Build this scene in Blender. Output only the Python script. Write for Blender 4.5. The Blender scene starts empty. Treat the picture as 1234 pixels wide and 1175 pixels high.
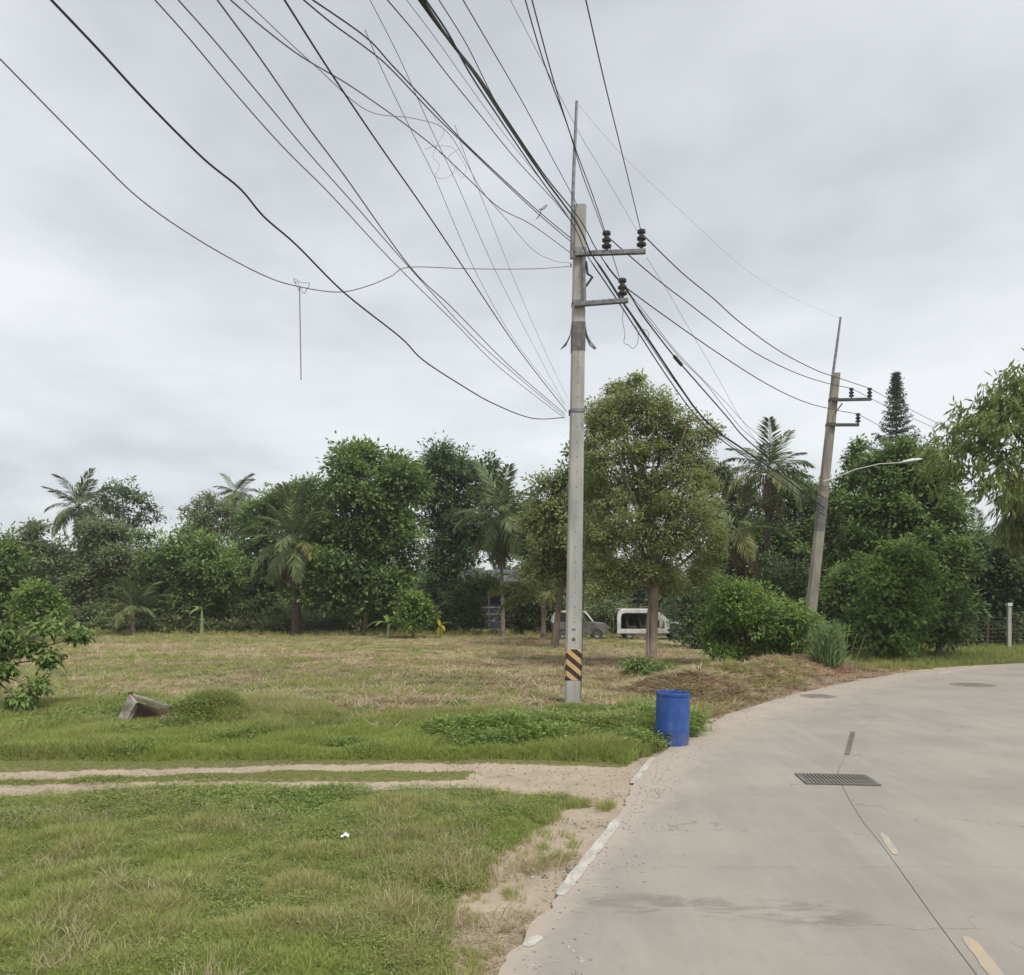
import bpy, math, random
import numpy as np
from mathutils import Vector, Matrix
from mathutils import noise as mnoise

random.seed(7)
RNG = np.random.default_rng(11)
SC = bpy.context.scene
COL = SC.collection
PI = math.pi

# ------------------------------------------------------------------ camera
F, CX, HY, CH = 968.0, 617.0, 717.0, 2.5      # focal length in photo pixels, centre column, horizon row, eye height
cam_d = bpy.data.cameras.new('camera')
cam = bpy.data.objects.new('camera', cam_d)
COL.objects.link(cam)
cam.location = (0, 0, CH)
cam.rotation_euler = (math.radians(90), 0, 0)
cam_d.sensor_width = 36
cam_d.sensor_fit = 'HORIZONTAL'
cam_d.lens = 36 * F / 1234
cam_d.shift_y = (HY - 587.5) / 1234
cam_d.clip_start = 0.05
cam_d.clip_end = 6000
SC.camera = cam

# ------------------------------------------------------------------ sky and sun
SUN_EL, SUN_AZ = 56.0, 35.0                    # sun behind the camera to the right
w = bpy.data.worlds.new("World")
SC.world = w
w.use_nodes = True
nt = w.node_tree
nt.nodes.clear()
def N(t, typ, **kw):
    n = t.nodes.new(typ)
    for k, v in kw.items():
        setattr(n, k, v)
    return n
out = N(nt, 'ShaderNodeOutputWorld')
bg = N(nt, 'ShaderNodeBackground')
bg.inputs['Strength'].default_value = 0.1
sky = N(nt, 'ShaderNodeTexSky', sky_type='NISHITA', sun_disc=False)
sky.sun_elevation = math.radians(SUN_EL)
sky.sun_rotation = math.radians(180 - SUN_AZ)
tc = N(nt, 'ShaderNodeTexCoord')
sep = N(nt, 'ShaderNodeSeparateXYZ')
nt.links.new(tc.outputs['Generated'], sep.inputs[0])
zz = N(nt, 'ShaderNodeMath', operation='MAXIMUM'); zz.inputs[1].default_value = 0.0
nt.links.new(sep.outputs['Z'], zz.inputs[0])
za = N(nt, 'ShaderNodeMath', operation='ADD'); za.inputs[1].default_value = 0.22
nt.links.new(zz.outputs[0], za.inputs[0])
dv = N(nt, 'ShaderNodeVectorMath', operation='DIVIDE')
cmb = N(nt, 'ShaderNodeCombineXYZ')
for i in range(3):
    nt.links.new(za.outputs[0], cmb.inputs[i])
nt.links.new(tc.outputs['Generated'], dv.inputs[0])
nt.links.new(cmb.outputs[0], dv.inputs[1])
n1 = N(nt, 'ShaderNodeTexNoise'); n1.inputs['Scale'].default_value = 0.85; n1.inputs['Detail'].default_value = 5; n1.inputs['Roughness'].default_value = 0.5
n1.inputs['Distortion'].default_value = 0.15
n2 = N(nt, 'ShaderNodeTexNoise'); n2.inputs['Scale'].default_value = 3.2; n2.inputs['Detail'].default_value = 4; n2.inputs['Roughness'].default_value = 0.5
mp = N(nt, 'ShaderNodeMapping'); mp.inputs['Location'].default_value = (2.9, 3.3, 0); mp.inputs['Scale'].default_value = (1.0, 1.0, 0.3)
nt.links.new(dv.outputs[0], mp.inputs[0])
nt.links.new(mp.outputs[0], n1.inputs['Vector'])
nt.links.new(mp.outputs[0], n2.inputs['Vector'])
m1 = N(nt, 'ShaderNodeMix', data_type='FLOAT'); m1.inputs[0].default_value = 0.18
nt.links.new(n1.outputs['Fac'], m1.inputs[2]); nt.links.new(n2.outputs['Fac'], m1.inputs[3])
cr = N(nt, 'ShaderNodeValToRGB')
nt.links.new(m1.outputs[0], cr.inputs[0])
e = cr.color_ramp.elements
e[0].position = 0.39; e[0].color = (0.305, 0.315, 0.335, 1)
e[1].position = 0.61; e[1].color = (0.465, 0.478, 0.492, 1)
el = cr.color_ramp.elements.new(0.5); el.color = (0.395, 0.410, 0.428, 1)
sc_ = N(nt, 'ShaderNodeVectorMath', operation='SCALE'); sc_.inputs['Scale'].default_value = 10.0
nt.links.new(cr.outputs[0], sc_.inputs[0])
mx = N(nt, 'ShaderNodeMix', data_type='RGBA'); mx.inputs[0].default_value = 0.94
nt.links.new(sky.outputs[0], mx.inputs[6]); nt.links.new(sc_.outputs[0], mx.inputs[7])
nt.links.new(mx.outputs[2], bg.inputs['Color'])
nt.links.new(bg.outputs[0], out.inputs['Surface'])

sd = bpy.data.lights.new('sun', 'SUN')
sd.energy = 1.5
sd.angle = math.radians(16)
sd.color = (1.0, 0.95, 0.85)
so = bpy.data.objects.new('sun', sd)
COL.objects.link(so)
# direction towards the sun: behind the camera (-Y), right (+X)
a, e_ = math.radians(SUN_AZ), math.radians(SUN_EL)
dirv = Vector((math.sin(a) * math.cos(e_), -math.cos(a) * math.cos(e_), math.sin(e_)))
so.rotation_euler = dirv.to_track_quat('Z', 'Y').to_euler()
so.location = (0, 0, 30)

SC.view_settings.view_transform = 'Standard'
SC.view_settings.look = 'None'
SC.view_settings.exposure = 0.98
SC.view_settings.gamma = 1.0
SC.view_settings.use_curve_mapping = False
SC.render.engine = 'CYCLES'
SC.cycles.use_denoising = True
SC.cycles.max_bounces = 6
SC.cycles.transparent_max_bounces = 8

# ------------------------------------------------------------------ helpers
def at(px, py, Y):
    return np.array([(px - CX) / F * Y, Y, CH + (HY - py) / F * Y])

def tag(o, label=None, cat=None, group=None, kind=None):
    if label: o['label'] = label
    if cat: o['category'] = cat
    if group: o['group'] = group
    if kind: o['kind'] = kind
    return o

def empty(name, loc, rz=0.0, **kw):
    o = bpy.data.objects.new(name, None)
    COL.objects.link(o)
    o.location = loc
    o.rotation_euler = (0, 0, rz)
    o.empty_display_size = 0.2
    return tag(o, **kw)

def mesh_np(name, V, Fc, smooth=False, tint=None, attrs=None):
    """mesh from vertices and faces; all faces with the same number of corners when Fc is an array"""
    me = bpy.data.meshes.new(name)
    V = np.asarray(V, dtype=np.float32)
    if isinstance(Fc, np.ndarray):
        n, k = Fc.shape
        me.vertices.add(len(V)); me.vertices.foreach_set('co', V.ravel())
        me.loops.add(n * k); me.loops.foreach_set('vertex_index', Fc.astype(np.int32).ravel())
        me.polygons.add(n)
        me.polygons.foreach_set('loop_start', np.arange(0, n * k, k, dtype=np.int32))
        me.polygons.foreach_set('loop_total', np.full(n, k, dtype=np.int32))
        me.update(calc_edges=True)
    else:
        me.from_pydata([tuple(map(float, v)) for v in V], [], [tuple(f) for f in Fc])
    if smooth:
        me.polygons.foreach_set('use_smooth', [True] * len(me.polygons))
    if tint is not None:
        at_ = me.attributes.new('tint', 'FLOAT', 'FACE')
        at_.data.foreach_set('value', np.asarray(tint, dtype=np.float32))
    for k_, v_ in (attrs or {}).items():
        at_ = me.attributes.new(k_, 'FLOAT', 'POINT')
        at_.data.foreach_set('value', np.asarray(v_, dtype=np.float32))
    me.update()
    return me

def link(name, me, mat, parent=None, loc=None, rot=None):
    o = bpy.data.objects.new(name, me)
    COL.objects.link(o)
    if mat is not None and len(me.materials) == 0:
        me.materials.append(mat)
    if parent is not None:
        o.parent = parent
    if loc is not None: o.location = loc
    if rot is not None: o.rotation_euler = rot
    return o

class MB:
    """collects boxes, tubes and lathes into one mesh"""
    def __init__(s): s.V = []; s.F = []
    def add(s, V, Fc):
        k = len(s.V)
        s.V += [tuple(map(float, v)) for v in V]
        s.F += [tuple(int(i) + k for i in f) for f in Fc]
        return s
    def box(s, c, size, M=None, ch=0.0):
        x, y, z = [d / 2 for d in size]
        P = [(-x, -y, -z), (x, -y, -z), (x, y, -z), (-x, y, -z), (-x, -y, z), (x, -y, z), (x, y, z), (-x, y, z)]
        if M is not None: P = [tuple(M @ Vector(p)) for p in P]
        P = [(p[0] + c[0], p[1] + c[1], p[2] + c[2]) for p in P]
        return s.add(P, [(0, 3, 2, 1), (4, 5, 6, 7), (0, 1, 5, 4), (1, 2, 6, 5), (2, 3, 7, 6), (3, 0, 4, 7)])
    def bar(s, a, b, wx, wy=None):
        a, b = Vector(a), Vector(b)
        d = b - a
        q = d.to_track_quat('Z', 'Y').to_matrix()
        return s.box(tuple((a + b) / 2), (wx, wy or wx, d.length), q)
    def tube(s, pts, rad, n=6, cap=True):
        pts = [Vector(tuple(map(float, p))) for p in pts]
        if not hasattr(rad, '__len__'): rad = [rad] * len(pts)
        V = []; Fc = []
        up = None
        for i, p in enumerate(pts):
            t = (pts[min(i + 1, len(pts) - 1)] - pts[max(i - 1, 0)])
            if t.length < 1e-9: t = Vector((0, 0, 1))
            t.normalize()
            if up is None:
                up = Vector((0, 0, 1)) if abs(t.z) < 0.9 else Vector((1, 0, 0))
            u = t.cross(up)
            if u.length < 1e-4: u = t.cross(Vector((0, 1, 0)))
            u.normalize(); v = u.cross(t); up = v
            for j in range(n):
                an = 2 * PI * j / n
                V.append(p + (u * math.cos(an) + v * math.sin(an)) * rad[i])
        for i in range(len(pts) - 1):
            for j in range(n):
                a_, b_ = i * n + j, i * n + (j + 1) % n
                Fc.append((a_, b_, b_ + n, a_ + n))
        if cap:
            Fc.append(tuple(range(n)))
            Fc.append(tuple(reversed(range((len(pts) - 1) * n, len(pts) * n))))
        return s.add(V, Fc)
    def lathe(s, prof, n=24, c=(0, 0, 0)):
        V = []; Fc = []
        for r, z in prof:
            for j in range(n):
                an = 2 * PI * j / n
                V.append((c[0] + r * math.cos(an), c[1] + r * math.sin(an), c[2] + z))
        for i in range(len(prof) - 1):
            for j in range(n):
                a_, b_ = i * n + j, i * n + (j + 1) % n
                Fc.append((a_, b_, b_ + n, a_ + n))
        return s.add(V, Fc)
    def prism(s, poly, y0, y1):
        """polygon in XZ extruded along Y"""
        n = len(poly)
        V = [(p[0], y0, p[1]) for p in poly] + [(p[0], y1, p[1]) for p in poly]
        Fc = [tuple(range(n)), tuple(reversed(range(n, 2 * n)))]
        Fc += [(i, i + n, (i + 1) % n + n, (i + 1) % n) for i in range(n)]
        return s.add(V, Fc)
    def build(s, name, mat, parent=None, smooth=False, bevel=0.0, **kw):
        me = mesh_np(name, s.V, s.F, smooth=False)
        if smooth:
            me.polygons.foreach_set('use_smooth', [True] * len(me.polygons))
            try: me.set_sharp_from_angle(angle=math.radians(40))
            except Exception: pass
        o = link(name, me, mat, parent)
        if bevel:
            b = o.modifiers.new('b', 'BEVEL'); b.width = bevel; b.segments = 2; b.limit_method = 'ANGLE'
        return tag(o, **kw)

def unit(v):
    return v / np.maximum(np.linalg.norm(v, axis=-1, keepdims=True), 1e-9)

def vnoise(x, y, seed=0):
    """smooth 2-D value noise, 0..1"""
    xi = np.floor(x).astype(np.int64); yi = np.floor(y).astype(np.int64)
    fx = x - xi; fy = y - yi
    fx = fx * fx * (3 - 2 * fx); fy = fy * fy * (3 - 2 * fy)
    def h(a_, b_):
        n_ = (a_ * 374761393 + b_ * 668265263 + seed * 1442695041) & 0xFFFFFFFF
        n_ = ((n_ ^ (n_ >> 13)) * 1274126177) & 0xFFFFFFFF
        n_ = n_ ^ (n_ >> 16)
        return (n_ & 0xFFFF) / 65535.0
    return (h(xi, yi) * (1 - fx) + h(xi + 1, yi) * fx) * (1 - fy) + (h(xi, yi + 1) * (1 - fx) + h(xi + 1, yi + 1) * fx) * fy

def fbm(x, y, sc=1.0, oct_=4, seed=0):
    s = 0; a_ = 0.5; t = 0
    for k in range(oct_):
        s = s + a_ * vnoise(x * sc, y * sc, seed + k * 17); t += a_
        a_ *= 0.5; sc *= 2.03
    return s / t

def sstep(a_, b_, x):
    t = np.clip((x - a_) / (b_ - a_), 0, 1)
    return t * t * (3 - 2 * t)

# ------------------------------------------------------------------ materials
def new_mat(name):
    m = bpy.data.materials.new(name); m.use_nodes = True
    t = m.node_tree
    b = t.nodes['Principled BSDF']
    return m, t, b

def mix_rgb(t, fac, a_, b_):
    n = N(t, 'ShaderNodeMix', data_type='RGBA')
    for idx, v in ((0, fac), (6, a_), (7, b_)):
        if isinstance(v, bpy.types.NodeSocket): t.links.new(v, n.inputs[idx])
        elif idx == 0: n.inputs[0].default_value = v
        else: n.inputs[idx].default_value = (*v, 1)
    return n.outputs[2]

def tex_noise(t, scale, detail=3, rough=0.55, coord='Object', stretch=None, dist=0.0):
    c = N(t, 'ShaderNodeTexCoord')
    n = N(t, 'ShaderNodeTexNoise')
    n.inputs['Scale'].default_value = scale; n.inputs['Detail'].default_value = detail; n.inputs['Roughness'].default_value = rough
    n.inputs['Distortion'].default_value = dist
    src = c.outputs[coord]
    if coord == 'World':
        pass
    if stretch:
        mp_ = N(t, 'ShaderNodeMapping'); mp_.inputs['Scale'].default_value = stretch
        t.links.new(src, mp_.inputs[0]); src = mp_.outputs[0]
    t.links.new(src, n.inputs['Vector'])
    return n.outputs['Fac']

def ramp(t, src, p0, p1):
    n = N(t, 'ShaderNodeMapRange'); n.interpolation_type = 'SMOOTHSTEP'
    n.inputs['From Min'].default_value = p0; n.inputs['From Max'].default_value = p1
    t.links.new(src, n.inputs['Value'])
    return n.outputs['Result']

def math_n(t, op, a_, b_=None):
    n = N(t, 'ShaderNodeMath', operation=op)
    for i, v in enumerate((a_, b_)):
        if v is None: continue
        if isinstance(v, bpy.types.NodeSocket): t.links.new(v, n.inputs[i])
        else: n.inputs[i].default_value = v
    return n.outputs[0]

def attr(t, name, typ='GEOMETRY'):
    n = N(t, 'ShaderNodeAttribute'); n.attribute_name = name; n.attribute_type = typ
    return n.outputs['Fac']

def bump(t, b, src, strength=0.3, dist=0.02):
    n = N(t, 'ShaderNodeBump'); n.inputs['Strength'].default_value = strength; n.inputs['Distance'].default_value = dist
    t.links.new(src, n.inputs['Height']); t.links.new(n.outputs[0], b.inputs['Normal'])

def mat_simple(name, c1, c2=None, scale=3.0, rough=0.7, metal=0.0, bmp=0.0, stretch=None, lo=0.35, hi=0.65, detail=4):
    m, t, b = new_mat(name)
    b.inputs['Roughness'].default_value = rough; b.inputs['Metallic'].default_value = metal
    if c2 is None: c2 = tuple(x * 0.75 for x in c1)
    nz = tex_noise(t, scale, detail, stretch=stretch)
    t.links.new(mix_rgb(t, ramp(t, nz, lo, hi), c1, c2), b.inputs['Base Color'])
    if bmp: bump(t, b, tex_noise(t, scale * 6, 4, stretch=stretch), bmp, 0.01)
    return m

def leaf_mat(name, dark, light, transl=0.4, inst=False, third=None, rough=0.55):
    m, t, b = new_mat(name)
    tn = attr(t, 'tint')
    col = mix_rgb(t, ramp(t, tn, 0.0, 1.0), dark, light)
    if third is not None:
        r = attr(t, 'tint', 'INSTANCER') if inst else tex_noise(t, 0.35, 2)
        col = mix_rgb(t, ramp(t, r, 0.35, 0.75) if not inst else r, col, third)
    b.inputs['Roughness'].default_value = rough
    b.inputs['Specular IOR Level'].default_value = 0.3
    t.links.new(col, b.inputs['Base Color'])
    tr = N(t, 'ShaderNodeBsdfTranslucent'); t.links.new(col, tr.inputs['Color'])
    ms = N(t, 'ShaderNodeMixShader'); ms.inputs[0].default_value = transl
    t.links.new(b.outputs[0], ms.inputs[1]); t.links.new(tr.outputs[0], ms.inputs[2])
    t.links.new(ms.outputs[0], t.nodes['Material Output'].inputs['Surface'])
    return m

M = {}
M['bark'] = mat_simple('bark', (0.20, 0.155, 0.115), (0.10, 0.08, 0.06), 4, 0.9, bmp=0.5, stretch=(1, 1, 0.3))
M['bark_pale'] = mat_simple('bark_pale', (0.30, 0.24, 0.185), (0.17, 0.14, 0.105), 4, 0.9, bmp=0.5, stretch=(1, 1, 0.4))
M['bark_dark'] = mat_simple('bark_dark', (0.10, 0.075, 0.06), (0.05, 0.04, 0.035), 5, 0.9, bmp=0.5)
M['palm_trunk'] = mat_simple('palm_trunk', (0.24, 0.20, 0.155), (0.12, 0.10, 0.08), 6, 0.9, bmp=0.6, stretch=(0.5, 0.5, 3))
M['concrete_pole'] = mat_simple('concrete_pole', (0.45, 0.44, 0.41), (0.32, 0.32, 0.30), 1.6, 0.85, bmp=0.2, stretch=(1.5, 1.5, 0.5))
def stained(name, c1, c2, stain):
    m, t, b = new_mat(name)
    col = mix_rgb(t, ramp(t, tex_noise(t, 1.6, 4, stretch=(1.5, 1.5, 0.5)), 0.35, 0.65), c1, c2)
    col = mix_rgb(t, math_n(t, 'MULTIPLY', ramp(t, tex_noise(t, 9, 4, 0.65, stretch=(1, 1, 0.05)), 0.50, 0.72), 0.5), col, stain)
    col = mix_rgb(t, math_n(t, 'MULTIPLY', ramp(t, tex_noise(t, 30, 3, 0.6), 0.58, 0.72), 0.35), col, tuple(x * 0.5 for x in c2))
    t.links.new(col, b.inputs['Base Color']); b.inputs['Roughness'].default_value = 0.9
    bump(t, b, tex_noise(t, 12, 5), 0.35, 0.012)
    return m
M['concrete_pole'] = stained('concrete_pole_stained', (0.45, 0.44, 0.41), (0.33, 0.33, 0.31), (0.22, 0.20, 0.17))
M['concrete_old'] = stained('concrete_old', (0.36, 0.33, 0.27), (0.22, 0.20, 0.165), (0.12, 0.105, 0.085))
M['concrete_band'] = mat_simple('concrete_band', (0.17, 0.17, 0.16), (0.11, 0.11, 0.105), 8, 0.8)
M['steel'] = mat_simple('steel', (0.24, 0.25, 0.26), (0.15, 0.15, 0.15), 9, 0.55, metal=0.5)
M['steel_dark'] = mat_simple('steel_dark', (0.10, 0.10, 0.105), (0.07, 0.06, 0.055), 9, 0.6, metal=0.4)
M['insulator'] = mat_simple('insulator', (0.055, 0.045, 0.045), (0.035, 0.03, 0.03), 9, 0.25)
M['wire'] = mat_simple('wire', (0.06, 0.06, 0.068), (0.04, 0.04, 0.045), 9, 0.6)
M['wire_grey'] = mat_simple('wire_grey', (0.22, 0.22, 0.24), (0.17, 0.17, 0.18), 9, 0.6)
M['wire_pale'] = mat_simple('wire_pale', (0.38, 0.38, 0.40), (0.30, 0.30, 0.32), 9, 0.6)
M['car_white'] = mat_simple('car_white', (0.74, 0.75, 0.74), (0.52, 0.52, 0.50), 2, 0.4)
M['car_grey'] = mat_simple('car_grey', (0.17, 0.17, 0.18), (0.09, 0.085, 0.08), 2, 0.45)
M['glass_dark'] = mat_simple('glass_dark', (0.03, 0.035, 0.04), (0.05, 0.05, 0.05), 3, 0.12)
M['rubber'] = mat_simple('rubber', (0.03, 0.03, 0.03), (0.05, 0.045, 0.04), 6, 0.8)
M['rust'] = mat_simple('rust', (0.16, 0.075, 0.045), (0.08, 0.045, 0.03), 4, 0.9)
M['blue_wall'] = mat_simple('blue_wall', (0.05, 0.06, 0.13), (0.035, 0.04, 0.08), 1, 0.8)
M['roof_metal'] = mat_simple('roof_metal', (0.34, 0.35, 0.36), (0.17, 0.15, 0.13), 0.8, 0.5, metal=0.3)
M['wood_old'] = mat_simple('wood_old', (0.30, 0.27, 0.22), (0.14, 0.12, 0.10), 5, 0.9, bmp=0.4, stretch=(1, 1, 0.2))
M['wood_pale'] = mat_simple('wood_pale', (0.40, 0.38, 0.31), (0.17, 0.155, 0.125), 5, 0.9, bmp=0.4)
M['wood_rust'] = mat_simple('wood_rust', (0.13, 0.075, 0.045), (0.07, 0.05, 0.035), 5, 0.9, bmp=0.4)
M['stone'] = mat_simple('stone', (0.27, 0.26, 0.24), (0.16, 0.155, 0.14), 5, 0.9, bmp=0.5)
M['paper'] = mat_simple('paper', (0.8, 0.8, 0.8), (0.7, 0.7, 0.68), 5, 0.6)
M['sticker'] = mat_simple('sticker', (0.10, 0.14, 0.05), (0.07, 0.09, 0.04), 20, 0.7)
M['lamp_white'] = mat_simple('lamp_white', (0.66, 0.66, 0.64), (0.55, 0.55, 0.53), 3, 0.4)

def stripes_mat():
    m, t, b = new_mat('hazard_stripes')
    c = N(t, 'ShaderNodeTexCoord'); s = N(t, 'ShaderNodeSeparateXYZ'); t.links.new(c.outputs['Object'], s.inputs[0])
    v = math_n(t, 'ADD', math_n(t, 'MULTIPLY', s.outputs['X'], 0.85), s.outputs['Z'])
    v = math_n(t, 'ADD', v, math_n(t, 'MULTIPLY', s.outputs['Y'], 0.5))
    v = math_n(t, 'FRACT', math_n(t, 'MULTIPLY', v, 3.9))
    st = ramp(t, v, 0.47, 0.50)
    y = mix_rgb(t, ramp(t, tex_noise(t, 9, 3), 0.45, 0.75), (0.60, 0.38, 0.15), (0.50, 0.42, 0.30))
    k = mix_rgb(t, ramp(t, tex_noise(t, 7, 3), 0.4, 0.7), (0.028, 0.02, 0.02), (0.10, 0.04, 0.03))
    t.links.new(mix_rgb(t, st, y, k), b.inputs['Base Color'])
    b.inputs['Roughness'].default_value = 0.7
    return m
M['stripes'] = stripes_mat()

def drum_mat():
    m, t, b = new_mat('blue_plastic')
    n = tex_noise(t, 3.5, 5, 0.65, stretch=(1, 1, 0.35))
    col = mix_rgb(t, ramp(t, n, 0.4, 0.8), (0.016, 0.068, 0.29), (0.06, 0.12, 0.33))
    c = N(t, 'ShaderNodeTexCoord'); s = N(t, 'ShaderNodeSeparateXYZ'); t.links.new(c.outputs['Object'], s.inputs[0])
    low = math_n(t, 'MULTIPLY', ramp(t, s.outputs['Z'], 0.40, 0.0), ramp(t, tex_noise(t, 6, 4), 0.35, 0.7))
    col = mix_rgb(t, math_n(t, 'MULTIPLY', low, 0.8), col, (0.16, 0.14, 0.12))
    sc3 = ramp(t, tex_noise(t, 16, 6, 0.78, stretch=(1, 1, 0.22)), 0.52, 0.68)
    col = mix_rgb(t, math_n(t, 'MULTIPLY', sc3, 0.45), col, (0.16, 0.20, 0.33))
    t.links.new(col, b.inputs['Base Color'])
    rg = N(t, 'ShaderNodeMapRange'); t.links.new(n, rg.inputs['Value']); rg.inputs['To Min'].default_value = 0.35; rg.inputs['To Max'].default_value = 0.65
    t.links.new(rg.outputs[0], b.inputs['Roughness'])
    bump(t, b, tex_noise(t, 14, 4), 0.15, 0.01)
    return m
M['drum'] = drum_mat()

def ground_mat():
    m, t, b = new_mat('field_ground')
    geo = N(t, 'ShaderNodeNewGeometry')
    def nz(scale, detail=4, rough=0.6, stretch=None):
        n = N(t, 'ShaderNodeTexNoise'); n.inputs['Scale'].default_value = scale; n.inputs['Detail'].default_value = detail; n.inputs['Roughness'].default_value = rough
        src = geo.outputs['Position']
        if stretch:
            mp_ = N(t, 'ShaderNodeMapping'); mp_.inputs['Scale'].default_value = stretch
            t.links.new(src, mp_.inputs[0]); src = mp_.outputs[0]
        t.links.new(src, n.inputs['Vector']); return n.outputs['Fac']
    fine = nz(14, 5, 0.65)
    mid = nz(2.2, 4, 0.6)
    big = nz(0.35, 4, 0.55, (1, 1.6, 1))
    grass = mix_rgb(t, ramp(t, fine, 0.3, 0.7), (0.10, 0.12, 0.04), (0.20, 0.19, 0.08))
    straw = mix_rgb(t, ramp(t, mid, 0.3, 0.7), (0.41, 0.345, 0.205), (0.35, 0.265, 0.17))
    straw = mix_rgb(t, ramp(t, fine, 0.35, 0.75), straw, (0.44, 0.37, 0.225))
    straw = mix_rgb(t, math_n(t, 'MULTIPLY', ramp(t, big, 0.42, 0.62), 0.65), straw, (0.27, 0.28, 0.115))
    dirt = mix_rgb(t, ramp(t, mid, 0.3, 0.7), (0.44, 0.365, 0.285), (0.37, 0.30, 0.225))
    dirt = mix_rgb(t, math_n(t, 'MULTIPLY', ramp(t, fine, 0.5, 0.75), 0.5), dirt, (0.24, 0.19, 0.14))
    brown = mix_rgb(t, ramp(t, fine, 0.3, 0.7), (0.40, 0.275, 0.185), (0.31, 0.20, 0.13))
    jit = math_n(t, 'MULTIPLY', math_n(t, 'SUBTRACT', nz(5, 5, 0.7), 0.5), 0.9)
    def zone(name):
        return ramp(t, math_n(t, 'ADD', attr(t, name), jit), 0.42, 0.58)
    col = mix_rgb(t, zone('green'), straw, grass)
    col = mix_rgb(t, zone('brown'), col, brown)
    col = mix_rgb(t, zone('dirt'), col, dirt)
    t.links.new(col, b.inputs['Base Color'])
    b.inputs['Roughness'].default_value = 0.95
    b.inputs['Specular IOR Level'].default_value = 0.15
    bump(t, b, fine, 0.7, 0.05)
    return m
M['ground'] = ground_mat()

def road_mat():
    m, t, b = new_mat('road_concrete')
    geo = N(t, 'ShaderNodeNewGeometry'); P = geo.outputs['Position']
    def nz(scale, detail=4, rough=0.6, stretch=None, dist=0.0, rz=0.0):
        n = N(t, 'ShaderNodeTexNoise'); n.inputs['Scale'].default_value = scale; n.inputs['Detail'].default_value = detail; n.inputs['Roughness'].default_value = rough
        n.inputs['Distortion'].default_value = dist
        src = P
        if stretch:
            mp_ = N(t, 'ShaderNodeMapping'); mp_.inputs['Scale'].default_value = stretch; mp_.inputs['Rotation'].default_value = (0, 0, rz)
            t.links.new(src, mp_.inputs[0]); src = mp_.outputs[0]
        t.links.new(src, n.inputs['Vector']); return n.outputs['Fac']
    c1, c2 = (0.335, 0.308, 0.27), (0.28, 0.262, 0.234)
    col = mix_rgb(t, ramp(t, nz(0.45, 4), 0.35, 0.65), c1, c2)
    col = mix_rgb(t, math_n(t, 'MULTIPLY', ramp(t, nz(1.0, 5, 0.65, (2.2, 0.35, 1), 0.3, -0.3), 0.45, 0.72), 0.5), col, (0.375, 0.35, 0.31))
    col = mix_rgb(t, math_n(t, 'MULTIPLY', ramp(t, nz(60, 3, 0.7), 0.50, 0.70), 0.38), col, (0.20, 0.195, 0.18))
    col = mix_rgb(t, math_n(t, 'MULTIPLY', ramp(t, nz(0.9, 6, 0.7, None, 1.0), 0.52, 0.72), 0.30), col, (0.25, 0.235, 0.21))
    col = mix_rgb(t, math_n(t, 'MULTIPLY', ramp(t, nz(9, 5, 0.7), 0.5, 0.7), 0.22), col, (0.23, 0.215, 0.19))
    vor = N(t, 'ShaderNodeTexVoronoi', feature='DISTANCE_TO_EDGE'); vor.inputs['Scale'].default_value = 0.42
    wv = N(t, 'ShaderNodeVectorMath', operation='ADD'); nn_ = N(t, 'ShaderNodeTexNoise'); nn_.inputs['Scale'].default_value = 1.3; nn_.inputs['Detail'].default_value = 6
    sc2 = N(t, 'ShaderNodeVectorMath', operation='SCALE'); sc2.inputs['Scale'].default_value = 0.9
    t.links.new(P, nn_.inputs['Vector']); t.links.new(nn_.outputs['Color'], sc2.inputs[0]); t.links.new(P, wv.inputs[0]); t.links.new(sc2.outputs[0], wv.inputs[1]); t.links.new(wv.outputs[0], vor.inputs['Vector'])
    crk_ = math_n(t, 'MULTIPLY', ramp(t, vor.outputs['Distance'], 0.006, 0.0), ramp(t, nz(0.5, 3), 0.50, 0.60))
    col = mix_rgb(t, math_n(t, 'MULTIPLY', crk_, 0.55), col, (0.14, 0.13, 0.115))
    # damp, scoured stains in front
    def blob(x, y, rx, ry, rz):
        mp_ = N(t, 'ShaderNodeMapping', vector_type='TEXTURE')
        mp_.inputs['Location'].default_value = (x, y, 0); mp_.inputs['Scale'].default_value = (rx, ry, 5); mp_.inputs['Rotation'].default_value = (0, 0, rz)
        t.links.new(P, mp_.inputs[0])
        L = N(t, 'ShaderNodeVectorMath', operation='LENGTH'); t.links.new(mp_.outputs[0], L.inputs[0])
        return ramp(t, L.outputs['Value'], 1.0, 0.35)
    st = math_n(t, 'MAXIMUM', blob(1.35, 6.45, 0.95, 0.38, -0.15), blob(2.35, 6.3, 0.65, 0.40, -0.2))
    st = math_n(t, 'MAXIMUM', st, blob(0.7, 6.5, 0.55, 0.22, 0.1))
    st = math_n(t, 'MULTIPLY', st, ramp(t, nz(1.8, 7, 0.72, (0.8, 2.0, 1), 0.8), 0.45, 0.58))
    col = mix_rgb(t, math_n(t, 'MULTIPLY', st, 0.72), col, (0.185, 0.175, 0.15))
    # sandy dust along the edge
    ed = ramp(t, math_n(t, 'ADD', attr(t, 'edge'), math_n(t, 'MULTIPLY', math_n(t, 'SUBTRACT', nz(3, 4, 0.65), 0.5), 1.1)), 0.32, 0.85)
    col = mix_rgb(t, math_n(t, 'MULTIPLY', ed, 0.7), col, (0.42, 0.36, 0.295))
    t.links.new(col, b.inputs['Base Color'])
    b.inputs['Roughness'].default_value = 0.85
    b.inputs['Specular IOR Level'].default_value = 0.25
    bump(t, b, nz(45, 5, 0.7), 0.4, 0.008)
    return m
M['road'] = road_mat()
M['joint'] = mat_simple('joint_filler', (0.17, 0.155, 0.135), (0.10, 0.09, 0.08), 5, 0.9)

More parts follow.
